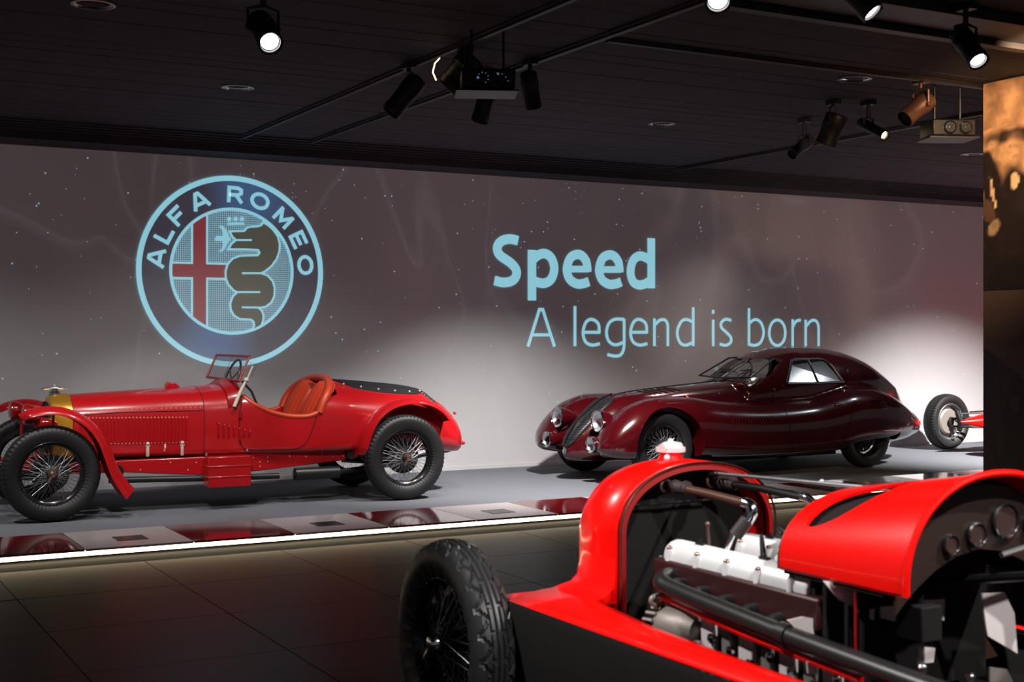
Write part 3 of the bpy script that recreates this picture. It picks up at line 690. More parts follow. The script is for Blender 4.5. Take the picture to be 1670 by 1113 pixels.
# cockpit rim leather and seats
rim_ = cat_([(1.64, .955, 0), (1.70, .905, 0), (1.78, .857, 0), (1.88, .812, 0), (2.0, .782, 0), (2.1, .772, 0), (2.2, .774, 0), (2.28, .80, 0)], 6)
for s in (-1, 1):
    MB().tube([side(p[0], p[1], -.012, s) for p in rim_], .022, 10).build('door_top_roll', 'leather', A1)
rp = []
for k in range(41):
    a = -math.pi / 2 + math.pi * k / 40; x = 2.30 + .20 * math.cos(a) ** .8 if math.cos(a) > 1e-6 else 2.30
    yy = math.sin(a); z = .80 + (1.095 - .80) * max(math.cos(a), 0) ** .55
    rp.append((x, .525 * yy, z))
MB().tube(rp, .038, 10).build('seat_surround_roll', 'leather', A1)
for yc in (-.235, .235):
    sb = MB(); rings = []
    for i in range(13):
        t = i / 12; z = .55 + .52 * t; xb_ = 2.22 + .20 * t - .05 * math.sin(t * math.pi); wd = .225 * (1 - .25 * max(t - .6, 0) ** 1.2 * 2); ring = []
        if t > .85: wd *= math.sqrt(max(1 - ((t - .85) / .152) ** 2, .12))
        for k in range(33):
            u = -1 + 2 * k / 32; fl_ = .020 * abs(math.sin((u + 1) * math.pi * 3.5))
            ring.append((xb_ + .06 * u * u - .055 * 0 - fl_ - .0, yc + u * wd, z))
        for k in range(33):
            u = 1 - 2 * k / 32; ring.append((xb_ + .10, yc + u * wd, z))
        rings.append(ring)
    sb.loft(rings).build('seat_back', 'leather', A1, ang=50)
    cu = MB().loft([[(x, yc + y, z) for y, z in tomb(.21, .50, .58, .64 + .02 * k, 3)] for k, x in enumerate((1.80, 1.84, 2.0, 2.2))]); cu.build('seat_cushion', 'leather_d', A1)
# rear quarter lining behind the seats
MB().loft([[(2.42 + .02 * i, y, z) for y, z in tomb(.47 - .03 * i, .55, .86, 1.045, 2.2)] for i in range(3)]).build('seat_bulkhead', 'leather', A1)
# black tonneau cover following the tail
tn = []
for x in stations(2.585, 3.50, 24):
    t = (x - 2.585) / .915; hw_ = .34 * math.sin(math.pi * min(t * .55 + .30, 1)) ** .6 * (1 if t < .8 else max(1 - ((t - .8) / .2) ** 2, .05) ** .5) * (min(1, t / .12) ** .5 if t < .12 else 1)
    hw_ = max(hw_, .02); ring = []
    for k in range(17):
        y = -hw_ + 2 * hw_ * k / 16; q = 1 - (abs(y) / fw(x)) ** 2.1; z = fzs(x) + (fzt(x) - fzs(x)) * max(q, 0) ** (1 / 2.1)
        ring.append((x, y, z + .012))
    ring += [(p[0], p[1], p[2] - .02) for p in ring[::-1]]
    tn.append(ring)
to = MB().loft(tn).build('tonneau_cover', 'canvas', A1, ang=50)
sn_ = MB()
for x in (2.62, 2.78, 2.95, 3.12, 3.28, 3.42):
    t = (x - 2.585) / .915; hw_ = .31 * math.sin(math.pi * min(t * .55 + .30, 1)) ** .6 * (1 if t < .8 else max(1 - ((t - .8) / .2) ** 2, .05) ** .5)
    for s in (-1, 1):
        q = 1 - (hw_ / fw(x)) ** 2.1; sn_.ball((x, s * hw_, fzs(x) + (fzt(x) - fzs(x)) * max(q, 0) ** (1 / 2.1) + .014), .010, 8)
tag(sn_.build('snap_fasteners', 'ivory', to), kind='stuff')
for x, z in ((3.45, .93), (3.63, .78), (3.87, .55)):
    pass
MB().ball((3.78, -.20, .74), .016, 10).ball((3.87, -.20, .45), .02, 10).build('tail_fitting', 'lampcover', A1)
# wheels
w1 = make_wheel(A1, (0, -.66, .385), .77, .150, .255, nsp=80)
for loc, rz in (((3.06, -.66, .385), 0), ((0, .66, .385), math.pi), ((3.06, .66, .385), math.pi)):
    c_ = copy_tree(w1, A1); c_.location = loc; c_.rotation_euler = (0, 0, rz)
# brass-bright drum on the far front wheel is seen past the nose
MB().lathe((0, .53, .385), (0, 1, 0), [(0, .06), (0, .17), (.02, .175), (.05, .175), (.05, .16)], 36).build('brake_plate', 'steel', A1)
# spare wheel lying against the tail
spw = make_wheel(A1, (3.60, 0, .665), .74, .13, .245, nsp=40, knock=None, drum=0, pname='spare_wheel')
spw.rotation_mode = 'QUATERNION'; spw.rotation_quaternion = Vector((0, -1, 0)).rotation_difference(Vector((.82, 0, .57)))

# ================================================================== MAROON COUPE (centre right)
A2 = empty('streamlined_coupe', (7.78, 11.76, PT), R(2.8), 'dark maroon streamlined 1930s coupe with heart shaped grille in front of the thin lettering', 'car')
hx = [-.72, -.66, -.55, -.40, -.20, .0, .3, .9, 1.4, 2.0, 2.6, 3.2, 3.6, 4.0, 4.3, 4.48]
hw_f = pch(hx, [.05, .11, .17, .23, .29, .33, .37, .42, .50, .60, .62, .58, .48, .34, .19, .06])
hzt_f = pch(hx, [.34, .46, .58, .71, .835, .88, .91, .955, .985, .97, .97, .93, .83, .69, .54, .42])
hzb_f = pch(hx, [.24, .20, .19, .19, .20, .2, .2, .2, .2, .2, .2, .22, .24, .26, .30, .36])
hull = MB()
hull.loft([[(x, y, z) for y, z in tomb(hw_f(x), hzb_f(x), hzb_f(x) + .55 * (hzt_f(x) - hzb_f(x)), hzt_f(x), 2.2, rb=.1)] for x in stations(-.72, 4.48, 80)])
cxs = [1.32, 1.45, 1.60, 1.80, 1.95, 2.2, 2.5, 2.85, 3.2, 3.5, 3.75, 4.0, 4.2]
cw_f = pch(cxs, [.46, .52, .565, .60, .61, .62, .62, .60, .55, .45, .34, .20, .09])
ct_f = pch(cxs, [.985, 1.03, 1.13, 1.255, 1.305, 1.345, 1.352, 1.325, 1.24, 1.10, .93, .76, .64])
def cabsec(x, g=0): return [(x, y, z) for y, z in tomb(cw_f(x) - g, .5, min(.84, ct_f(x) - .1), ct_f(x) - g, 2.35, rb=.05)]
hull.loft([cabsec(x) for x in stations(1.32, 4.2, 50)])
pxs = [-.68, -.655, -.60, -.48, -.3, 0, .35, .8, 1.4, 2.0, 2.35, 2.65, 2.95, 3.2, 3.45, 3.65, 3.80, 3.88]
pw_f = pch(pxs, [.04, .12, .18, .225, .265, .285, .285, .275, .27, .27, .28, .285, .285, .275, .24, .18, .11, .04])
pt_f = pch(pxs, [.41, .455, .545, .67, .785, .852, .85, .80, .765, .785, .85, .90, .895, .85, .74, .62, .51, .44])
pb_f = pch(pxs, [.34, .31, .27, .25, .25, .25, .25, .22, .20, .20, .22, .28, .30, .30, .31, .33, .36, .40])
yc_f = pch(pxs, [.56, .56, .56, .565, .57, .575, .58, .58, .58, .58, .58, .58, .58, .57, .56, .55, .54, .53])
for s in (-1, 1):
    hull.loft([[(x, s * yc_f(x) + y, z) for y, z in tomb(pw_f(x), pb_f(x), pb_f(x) + .5 * (pt_f(x) - pb_f(x)), pt_f(x), 2.1, rb=.12)] for x in stations(-.68, 3.88, 90)])
hm = voxel_union(hull, .020, 9, .5)
cuts = []
for s in (-1, 1):
    cuts.append(MB().cyl((0, s * .42, .36), (0, s * 1.0, .36), .405, n=64).mesh('k'))
    cuts.append(MB().cyl((2.88, s * .50, .36), (2.88, s * .83, .36), .40, n=64).mesh('k'))
cuts.append(MB().loft([[(x, y, z) for y, z in tomb(cw_f(x) - .05, .45, min(.84, ct_f(x) - .12), ct_f(x) - .045, 2.35, rb=.05)] for x in stations(1.50, 3.3, 14)]).mesh('k'))
# side windows and windscreen openings
for s in (-1, 1):
    cuts.append(MB().prism([(1.755, .965), (1.92, 1.16), (1.965, 1.205), (2.03, 1.225), (2.40, 1.225), (2.49, 1.20), (2.545, 1.13), (2.60, .965)], s * .30, s * .85).mesh('k'))
wsc = MB().loft([[(1.1, s_ * .02, 1.0), (1.1, s_ * .47, 1.02), (1.1, s_ * .40, 1.215), (1.1, s_ * .02, 1.24)][::s_ ] + [] for s_ in (1,)] if False else [[(1.1, -.44, 1.025), (1.1, .44, 1.025), (1.1, .44, 1.07), (1.1, .37, 1.225), (1.1, -.37, 1.225), (1.1, -.44, 1.07)], [(1.9, -.47, 1.025), (1.9, .47, 1.025), (1.9, .47, 1.07), (1.9, .39, 1.225), (1.9, -.39, 1.225), (1.9, -.47, 1.07)]]).mesh('k')
cuts.append(wsc)
cuts.append(MB().box(3.2, 4.4, -.22, .22, 1.0, 1.16).mesh('k'))
hm = boolean(hm, cuts)
body2 = link('body', hm, 'maroon', A2, ang=30)
bv = bvh_of(hm)
def hit_front(y, z, off=.004):
    h, n, i, d = bv.ray_cast(Vector((-3, y, z)), Vector((1, 0, 0))); return (Vector(h), n) if h else (Vector((-.5, y, z)), Vector((-1, 0, 0)))
def hit_side(x, z, s=-1):
    h, n, i, d = bv.ray_cast(Vector((x, s * 3, z)), Vector((0, -s, 0))); return (Vector(h), n) if h else (Vector((x, s * .8, z)), Vector((0, s, 0)))
def hit_top(x, y):
    h, n, i, d = bv.ray_cast(Vector((x, y, 3)), Vector((0, 0, -1))); return (Vector(h), n) if h else (Vector((x, y, .9)), Vector((0, 0, 1)))
# heart grille: two halves each side of the chrome keel, mesh bars across
gh = pch([.34, .40, .50, .60, .70, .78, .815, .84], [.035, .085, .12, .135, .145, .145, .12, .03])
for s in (-1, 1):
    rings = []
    for i in range(22):
        z = .345 + (.835 - .345) * i / 21; w_ = gh(z); ring = []
        for k in range(8):
            y = s * (.006 + w_ * k / 7); h, n = hit_front(y, z); ring.append(tuple(h + n * (.006 + .012 * math.sin(math.pi * k / 7))))
        rings.append(ring)
    gm = MB().loft(rings, False, False).build('grille_half', 'black', A2, solid=.006)
    bars = MB()
    for i in range(30):
        z = .355 + (.825 - .355) * i / 29; w_ = gh(z); pts = []
        for k in range(6):
            y = s * (.008 + (w_ - .008) * k / 5); h, n = hit_front(y, z); pts.append(tuple(h + n * (.012 + .012 * math.sin(math.pi * k / 5))))
        bars.tube(pts, .0028, 4)
    tag(bars.build('grille_bars', 'mesh', gm), kind='stuff')
kp = []
for i in range(24):
    z = .34 + (.855 - .34) * i / 23; h, n = hit_front(0, z); kp.append(tuple(h + n * .016))
MB().tube(kp, .0095, 8).build('grille_keel', 'chrome', A2)
h, n = hit_front(0, .30); MB().lathe(h, n, [(0, .03), (.008, .03), (.012, .02), (.013, .003)], 24).build('nose_badge', 'steel', A2)
# lamps
def lamp(x, y, z, r, name='headlamp', dirv=(-1, 0, 0)):
    d = Vector(dirv).normalized(); o = Vector((x, y, z))
    b_ = MB().lathe(o, d, [(-.22, r * .35), (-.14, r * .80), (-.05, r * 1.02), (0, r * 1.04), (.006, r * .99), (-.01, r * .97)], 32, caps=False).build(name, 'maroon', A2)
    MB().lathe(o, d, [(-.002, r * 1.05), (.010, r * 1.06), (.014, r * .98), (.008, r * .95)], 32, caps=False).build('lamp_rim', 'chrome', b_)
    rf = MB(); prof = [(-.002, r * .97), (-.18 * r, r * .92), (-.42 * r, r * .74), (-.60 * r, r * .46), (-.66 * r, r * .2), (-.4 * r, r * .13), (-.34 * r, .003)]
    rf.lathe(o, d, prof, 36, caps=False).build('reflector', 'caps', b_)
    MB().lathe(o, d, [(.008, r * .97), (.022, r * .7), (.030, r * .35), (.032, .002)], 32, caps=False).build('lamp_glass', 'glass', b_)
    return b_
for s in (-1, 1):
    lamp(-.565, s * .365, .625, .104, 'headlamp', (-1, 0, .05)); lamp(-.675, s * .400, .392, .078, 'fog_lamp', (-1, 0, 0))
    # small oval air slot with chrome surround
    ov = []; ctr = (s * .262, .392)
    for k in range(25):
        t = 2 * math.pi * k / 24; y = ctr[0] + .034 * math.cos(t); z = ctr[1] + .075 * math.sin(t) * (1 if abs(math.sin(t)) < .98 else 1); h, n = hit_front(y, z); ov.append(h + n * .006)
    so = MB().tube([tuple(p) for p in ov], .006, 8).build('slot_surround', 'chrome', A2)
    cc = sum(ov[:-1], Vector()) / 24
    MB().add([tuple(cc)] + [tuple(p) for p in ov[:-1]], [(0, k + 1, (k + 1) % 24 + 1) for k in range(24)]).build('slot_mesh', 'blackm', so, solid=.004)
# bonnet louvres near nose, hinge straps, beading
for k in range(5):
    x = .16 + .085 * k
    for s in (-1, 1): MB().tube([tuple(hit_top(x + .04 * j, s * (.06 + .05 * j))[0] + Vector((0, 0, .004))) for j in range(4)], .007, 6).build('bonnet_louvre', 'blackm', A2)
for x in (.62, 1.30):
    for s in (-1, 1): MB().tube([tuple(hit_top(x + .02 * j, s * (.28 + .035 * j))[0] + Vector((0, 0, .006))) for j in range(4)], .006, 6).build('bonnet_strap', 'leather', A2)
bs_ = MB().tube([tuple(hit_top(x, 0)[0] + Vector((0, 0, .003))) for x in stations(-.15, 1.30, 24)], .006, 6)
for s in (-1, 1): bs_.tube([tuple(hit_top(x, s * (.30 + .08 * (x - .4)))[0] + Vector((0, 0, .001))) for x in stations(.5, 1.36, 12)], .003, 5)
bs_.build('bonnet_hinge', 'black', A2)
# door seam and side details
ds = MB()
for s in (-1, 1):
    pl = [(1.62, .92), (1.58, .75), (1.58, .5), (1.62, .30), (1.75, .24), (2.2, .23), (2.35, .30), (2.44, .5), (2.56, .75), (2.62, .92)]
    ds.tube([tuple(hit_side(p[0], p[1], s)[0] + Vector((0, s * .001, 0))) for p in cat_([(a, b_, 0) for a, b_ in pl], 5)], .0035, 5)
ds.build('door_seam', 'blackm', A2)
for k in range(14):
    x = .80 + .042 * k; h, n = hit_side(x, .58)
    l_ = MB().loft([[(x - .008, h.y + .004, z), (x, h.y - .008, z), (x + .008, h.y + .004, z)] for z in (.50, .64)]).build('side_louvre', 'maroon', A2)
h, n = hit_side(2.30, .74); MB().tube([tuple(h + Vector((0, -.004, 0))), tuple(h + Vector((0, -.03, 0))), tuple(h + Vector((.10, -.03, 0)))], .007, 8).build('door_handle', 'chrome', A2)
for x, z in ((1.05, .86), (1.62, .90), (2.63, .92)):
    h, n = hit_side(x, z); MB().ball(tuple(h), .014, 10).build('filler_button', 'chrome', A2)
# side window frame and panes
for s in (-1, 1):
    wp = [(1.755, .965), (1.92, 1.16), (1.965, 1.205), (2.03, 1.225), (2.40, 1.225), (2.49, 1.20), (2.545, 1.13), (2.60, .965), (2.2, .962), (1.755, .965)]
    def yz(z): return s * (.625 - .16 * max(z - .96, 0) / .27 - .02 * max(z - 1.15, 0) / .07)
    pts = [(a, yz(b_), b_) for a, b_ in wp]
    fr_ = MB().tube(pts, .014, 8).tube([(2.22, yz(.965), .965), (2.22, yz(1.22), 1.22)], .008, 8).build('side_window_frame', 'chrome', A2)
    MB().add([(a, yz(b_) - s * .012, b_) for a, b_ in wp[:-2]], [tuple(range(8))]).build('side_window_glass', 'glass_side', fr_, smooth=False)
# windscreen frame and glass, wipers
wf = [(1.40, -.43, 1.03), (1.79, -.37, 1.225), (1.86, 0, 1.25), (1.79, .37, 1.225), (1.40, .43, 1.03), (1.36, 0, 1.015), (1.40, -.43, 1.03)]
wq = MB().tube(wf, .010, 8).tube([(1.365, 0, 1.015), (1.86, 0, 1.25)], .008, 8).build('windscreen_frame', 'black', A2)
MB().add(wf[:-1], [(0, 1, 2, 5), (5, 2, 3, 4)]).build('windscreen_glass', 'glass', wq, smooth=False)
for y in (-.30, .05): MB().tube([(1.36, y, 1.02), (1.52, y - .02, 1.11), (1.50, y + .14, 1.10), (1.46, y - .16, 1.085)], .005, 6).build('wiper', 'black', A2)
sw = MB(); c0 = Vector((1.80, .22, 1.03)); ax = Vector((-.8, 0, .6)).normalized(); u_ = Vector((0, 1, 0)); v_ = ax.cross(u_)
sw.tube([tuple(c0 + (u_ * math.cos(t) + v_ * math.sin(t)) * .19) for t in [2 * math.pi * k / 36 for k in range(37)]], .010, 8)
for t in (R(90), R(210), R(330)): sw.tube([tuple(c0), tuple(c0 + (u_ * math.cos(t) + v_ * math.sin(t)) * .19)], .007, 6)
sw.build('steering_wheel', 'black', A2)
for yc in (-.26, .26): MB().loft([[(x, yc + y, z) for y, z in tomb(.20, .5, .95, 1.08, 2.2)] for x in (2.42, 2.46, 2.52, 2.55)]).build('seat_back', 'blackm', A2)
# louvre strip behind the side window, fuel cap, tail lamp
for k in range(4):
    h, n = hit_side(2.70 + .022 * k, 1.10 - .02 * k); MB().ball(tuple(h), .008, 6, sz=6).build('vent_slot', 'chrome' if k == 1 else 'maroon', A2)
for k in range(9):
    a = k * 2 * math.pi / 8; h, n = hit_side(3.0 + (.05 * math.cos(a) if k < 8 else 0), .70 + (.045 * math.sin(a) if k < 8 else 0)); MB().ball(tuple(h), .007, 6).build('rivet', 'chrome', A2)
for s in (-1, 1):
    MB().ball((3.86, s * .55, .46), .05, 14, sx=.7, sy=.9, sz=1.1).build('tail_lamp', 'taill', A2)
MB().tube([(.55, -.80, .255), (.9, -.82, .245), (1.6, -.82, .235), (2.3, -.82, .25)], .006, 6).build('sill_trim', 'chrome', A2)
MB().box(.4, 2.5, -.6, .6, .17, .22).build('undertray', 'blackm', A2, smooth=False)
MB().cyl((0, -.55, .36), (0, .55, .36), .03).cyl((2.9, -.55, .36), (2.9, .55, .36), .04).build('axles', 'black', A2)
w2 = make_wheel(A2, (0, -.67, .364), .725, .150, .235, rotz=R(-4), nsp=80, rsp=.0018, drum=.19)
for loc, rz in (((2.88, -.66, .364), 0), ((0, .67, .364), math.pi - R(4)), ((2.88, .66, .364), math.pi)):
    c_ = copy_tree(w2, A2); c_.location = loc; c_.rotation_euler = (0, 0, rz)

# ================================================================== FAR SINGLE SEATER, mostly hidden by the mural panel
A4 = empty('single_seater', (13.32, 11.93, PT), R(-2), 'far red open-wheel racing car, mostly hidden, its silver front wheel beside the mural panel', 'car')
def disc_wheel(loc, rz, parent):
    t = make_wheel(parent, loc, .72, .20, .235, rotz=rz, spokes=False, knock=None, drum=0, rim='steel')
    MB().lathe((0, 0, 0), (0, 1, 0), [(.03, .03), (.03, .235), (.045, .23), (.05, .16), (.04, .08), (.02, .03)], 48).build('silver_disc', 'steel', t)
    for r in (.19, .215): MB().tube([(r * math.cos(a), -.0 - .01 * 0, r * math.sin(a)) for a in [2 * math.pi * k / 40 for k in range(41)]], .008, 6).build('disc_ring', 'chrome', t)
    MB().lathe((0, 0, 0), (0, -1, 0), [(.0, .17), (.03, .17), (.05, .15), (.05, .02)], 40).build('brake_drum', 'alloy_g', t)
    return t
dw = disc_wheel((0, .60, .361), R(4), A4)
d2 = copy_tree(dw, A4); d2.location = (0, -.62 + .0, .36); d2.location = (0.0, -.60, .361); d2.rotation_euler = (0, 0, math.pi)
MB().tube([(.0, .52, .40), (.35, .12, .44)], .016, 8).tube([(.0, .52, .30), (.40, .12, .30)], .016, 8).tube([(.05, .5, .46), (.6, .12, .50)], .010, 6).build('suspension_arm', 'black', A4)
MB().tube([(.02, .44, .5), (.06, .40, .34), (.04, .42, .24)], [.03, .04, .03], 8).build('upright', 'black', A4)
MB().loft([[(x, y, z) for y, z in tomb(w_, .40 - h * .5, .40, .40 + h * .5, 2, rb=.02)] for x, w_, h in ((-.36, .01, .02), (-.25, .06, .07), (0, .12, .17), (.5, .22, .30), (1.8, .34, .50), (2.8, .36, .60), (3.6, .2, .4), (4.0, .05, .1))]).build('body', 'scarlet', A4)
MB().tube([(-.02, -.12, .40), (0, -.13, .28), (-.04, -.13, .20)], .010, 8).build('front_stay', 'brass', A4)
MB().tube([(-.2, .0, .52), (1.2, .0, .55)], .010, 8).build('top_rod', 'black', A4)

# ================================================================== NEAR GRAND PRIX CAR, bonnet off (lower right); nose points at the wall
OX, OY = 2.965, 4.58
A3 = empty('grand_prix_car', (OX, OY, 0), 0, 'bright scarlet racing car nearest the camera with its engine bay open', 'car')
def Y(y): return y - OY
def X(x): return x - OX
# radiator shell: an arch open at the back, with rolled flange
def arch(w_, zs, zt, zb, n=2.1, K=18):
    h = [(w_, zb), (w_, (zb + zs) / 2)]
    for k in range(K + 1):
        a = math.pi / 2 * k / K; h.append((w_ * max(math.cos(a), 0) ** (2 / n), zs + (zt - zs) * math.sin(a) ** (2 / n)))
    return h + [(-y, z) for y, z in h[::-1]][1:]
def archloft(st, name, m, solid, parent=A3, ang=50):
    rings = [[(x, Y(y), z) for x, z in arch(w_, zs, zt, zb)] for y, w_, zs, zt, zb in st]
    return MB().loft(rings, False, False).build(name, m, parent, ang=ang, solid=solid)
sh = archloft([(4.34, .27, .80, .985, .50), (4.31, .305, .82, 1.03, .50), (4.24, .338, .845, 1.075, .52), (4.16, .350, .855, 1.090, .53), (3.98, .352, .86, 1.092, .55)], 'radiator_shell', 'scarlet', .012)
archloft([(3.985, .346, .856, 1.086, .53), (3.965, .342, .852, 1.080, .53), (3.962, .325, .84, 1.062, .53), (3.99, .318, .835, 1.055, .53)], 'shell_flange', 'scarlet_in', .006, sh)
archloft([(3.96, .352, .86, 1.093, .55), (3.952, .350, .858, 1.090, .55), (3.958, .344, .853, 1.083, .55)], 'flange_bead', 'rust', .004, sh)
MB().loft([[(x, Y(y), z) for x, z in arch(.326, .84, 1.06, .50)] for y in (4.10, 4.24)]).build('radiator_core', 'blackm', A3)
gr = MB()
for k in range(11): gr.cyl((-.26 + .052 * k, Y(4.345), .52), (-.26 + .052 * k, Y(4.345), .97 - .0 * abs(k - 5) - .02 * abs(k - 5)), .006, n=6)
tag(gr.build('radiator_slats', 'steel', A3), kind='stuff')
cp = MB().lathe((-.005, Y(4.14), 1.07), (0, 0, 1), [(0, .055), (.03, .042), (.045, .042)], 28).build('filler_neck', 'scarlet', A3)
MB().lathe((-.005, Y(4.14), 1.112), (0, 0, 1), [(0, .042), (.004, .056), (.020, .056), (.026, .040), (.036, .032), (.042, .014)], 28).ball((-.005, Y(4.14), 1.155), .011, 10).tube([(-.06, Y(4.12), 1.132), (-.005, Y(4.14), 1.142), (.05, Y(4.16), 1.132)], [.016, .014, .016], 10).ball((-.05, Y(4.10), 1.098), .012, 8).build('radiator_cap', 'alloy', A3)
# flared tray joining the shell to the body side, and the long side panel rail
def strip(pts_o, pts_i, name, m, th=.006, mid=None):
    rings = []
    for o, i_ in zip(pts_o, pts_i):
        ring = []
        for k in range(7):
            t = k / 6; ring.append((X(o[0] + (i_[0] - o[0]) * t), Y(o[1] + (i_[1] - o[1]) * t), o[2] + (i_[2] - o[2]) * t + (mid or 0) * math.sin(math.pi * t)))
        rings.append(ring)
    return MB().loft(rings, False, False).build(name, m, A3, solid=th, ang=50)
for s in (-1, 1):
    def sx(x): return OX + s * (OX - x)
    oy = [4.30, 4.1, 3.95, 3.58, 3.2, 2.9, 2.4, 1.9, 1.4, .9, .5]
    strip([(sx(2.335 + .004 * k), y, .585) for k, y in enumerate(oy)], [(sx([2.64, 2.60, 2.53, 2.475, 2.45, 2.44][min(k, 5)]), y - (.02 if k < 1 else 0), .618) for k, y in enumerate(oy)], 'side_deck', 'scarlet', mid=.012)
    MB().loft([[(X(sx(2.335)), Y(y), .588), (X(sx(2.328)), Y(y), .56), (X(sx(2.36)), Y(y), .25), (X(sx(2.375)), Y(y), .25), (X(sx(2.35)), Y(y), .57)] for y in (4.30, 3.9, 3.0, 2.0, .5)]).build('lower_side_panel', 'blackm', A3)
    rings = []
    for y in (4.31, 4.24, 4.16, 4.08, 3.985):
        wd = .30 if y > 4.3 else (.335 if y > 4.2 else .35)
        rings.append([(s * (-wd - dx) * -1 * -1 if False else s * (wd + dx), Y(y), z) for dx, z in ((.004, .76), (.006, .70), (.016, .655), (.045, .630), (.10, .618), (.12, .612), (.10, .606), (.0, .60), (-.004, .70))])
    MB().loft(rings).build('shell_fillet', 'scarlet', A3, ang=60)
MB().loft([[(x, Y(y), z) for x, z in ((-.60, .57), (-.60, .585), (.60, .585), (.60, .57))] for y in (4.29, 4.40)]).build('nose_apron', 'scarlet', A3)
MB().box(-.30, .30, Y(4.44), Y(4.26), .36, .56).build('nose_underside', 'blackm', A3, bevel=.03)
# chassis
for s in (-1, 1): MB().box(s * .40 - .03, s * .40 + .03, Y(.4), Y(4.95), .33, .45).build('chassis_rail', 'black', A3, bevel=.01)
# front axle, springs, dampers, steering arm
MB().tube([(-.62, 0, .36), (-.5, 0, .33), (-.3, 0, .30), (.3, 0, .30), (.5, 0, .33), (.62, 0, .36)], .032, 12).build('front_axle', 'black', A3)
for s in (-1, 1):
    sp = MB()
    for k in range(5):
        L = .50 - .07 * k; sp.loft([[(s * .44 - .025, y, .36 - .011 * k + .10 * (y / .5) ** 2), (s * .44 + .025, y, .36 - .011 * k + .10 * (y / .5) ** 2), (s * .44 + .025, y, .369 - .011 * k + .10 * (y / .5) ** 2), (s * .44 - .025, y, .369 - .011 * k + .10 * (y / .5) ** 2)] for y in stations(-L, L, 10)])
    sp.build('leaf_spring', 'black', A3)
    MB().cyl((s * .47, -.28, .50), (s * .55, -.28, .50), .062, n=28).cyl((s * .45, -.28, .50), (s * .57, -.28, .50), .02).build('friction_damper', 'rust', A3)
    MB().tube([(s * .53, -.28, .50), (s * .57, -.15, .42), (s * .56, -.02, .34)], [.016, .014, .012], 8).build('damper_arm', 'black', A3)
    for k in range(3): MB().tube([(s * .52, -.20 - .02 * k, .52), (s * .545, -.10 - .02 * k, .30)], .005, 6).build('brake_cable', 'rust', A3)
w3 = make_wheel(A3, (-.70, 0, .388), .774, .158, .245, rotz=-math.pi / 2, nsp=64, tyre='rubber_grey', tread='block', knock='chrome', drum=.19, rsp=.0026)
c_ = copy_tree(w3, A3); c_.location = (.725, 0, .388); c_.rotation_euler = (0, 0, math.pi / 2)
wr = make_wheel(A3, (-.735, -2.75, .40), .80, .175, .255, rotz=-math.pi / 2, nsp=48, tyre='rubber_grey', knock='chrome', drum=.17, rsp=.0026)
c_ = copy_tree(wr, A3); c_.location = (.735, -2.75, .40); c_.rotation_euler = (0, 0, math.pi / 2)
# engine
MB().box(X(2.66), X(3.12), Y(2.95), Y(3.80), .36, .74).build('engine_block', 'headred', A3, bevel=.02)
MB().box(X(2.63), X(2.77), Y(2.95), Y(3.78), .70, .795).box(X(2.93), X(3.07), Y(2.95), Y(3.78), .70, .795).build('cylinder_head', 'headred', A3, bevel=.01)
for cx_ in (2.70, 3.00):
    cc = MB(); prof = [(u * .056, v * .045) for u, v in ((-1, -.7), (-1.0, -.1), (-.82, .5), (-.45, .86), (0, 1), (.45, .86), (.82, .5), (1, -.1), (1, -.7))]
    L0, L1 = 3.02, 3.76
    rings = [[(X(cx_) + x * q, Y(y), .815 + z * q) for x, z in prof] for y, q in ((L0, .9), (L0 + .01, 1), (L1 - .05, 1), (L1 - .02, .93), (L1, .70))]
    cv = cc.loft(rings).build('cam_cover', 'alloy', A3, bevel=.004)
    for k in range(5):
        for s in (-1, 1):
            yy = L1 - .05 - .155 * k + (.03 if s > 0 else 0)
            MB().cyl((X(cx_) + s * .052, Y(yy), .79), (X(cx_) + s * .052, Y(yy), .832), .015, .012, n=14).build('bolt_lug', 'alloy', cv)
    for k in range(5):
        for s in (-1, 1):
            yy = L1 - .05 - .155 * k + (.03 if s > 0 else 0)
            MB().lathe((X(cx_) + s * .052, Y(yy), .832), (0, 0, 1), [(0, .010), (.006, .010), (.010, .007), (.012, .002)], 10).build('cap_nut', 'bronze', cv)
    for yy in (3.60, 3.27): MB().box(X(cx_) - .012, X(cx_) + .004, Y(yy) - .02, Y(yy) + .02, .845, .866).cyl((X(cx_) - .004, Y(yy), .85), (X(cx_) - .004, Y(yy), .876), .005, n=8).build('cover_clip', 'black', cv)
    MB().box(X(cx_) - .045, X(cx_) + .045, Y(3.775), Y(3.79), .72, .80).build('head_end_plate', 'steel', A3, bevel=.01)
MB().loft([[(X(3.20) + x, Y(y), z) for x, z in ((-.06, .74), (-.06, .86), (-.03, .89), (.04, .89), (.07, .85), (.07, .74))] for y in (3.30, 3.62)]).ball((X(3.20), Y(3.6), .895), .014, 8).build('carburettor_box', 'alloy', A3, bevel=.01)
for k in range(3): MB().tube(cat_([(X(2.93), Y(3.55 - .14 * k), .80), (X(2.90), Y(3.53 - .14 * k), .875), (X(2.87), Y(3.50 - .14 * k), .88), (X(2.85), Y(3.47 - .14 * k), .79)], 5), .005, 6).build('plug_lead', 'black', A3)
MB().tube([(X(2.78), Y(3.66), .80), (X(2.77), Y(3.66), .91)], .005, 6).ball((X(2.77), Y(3.66), .915), .009, 8).build('oil_stick', 'rust', A3)
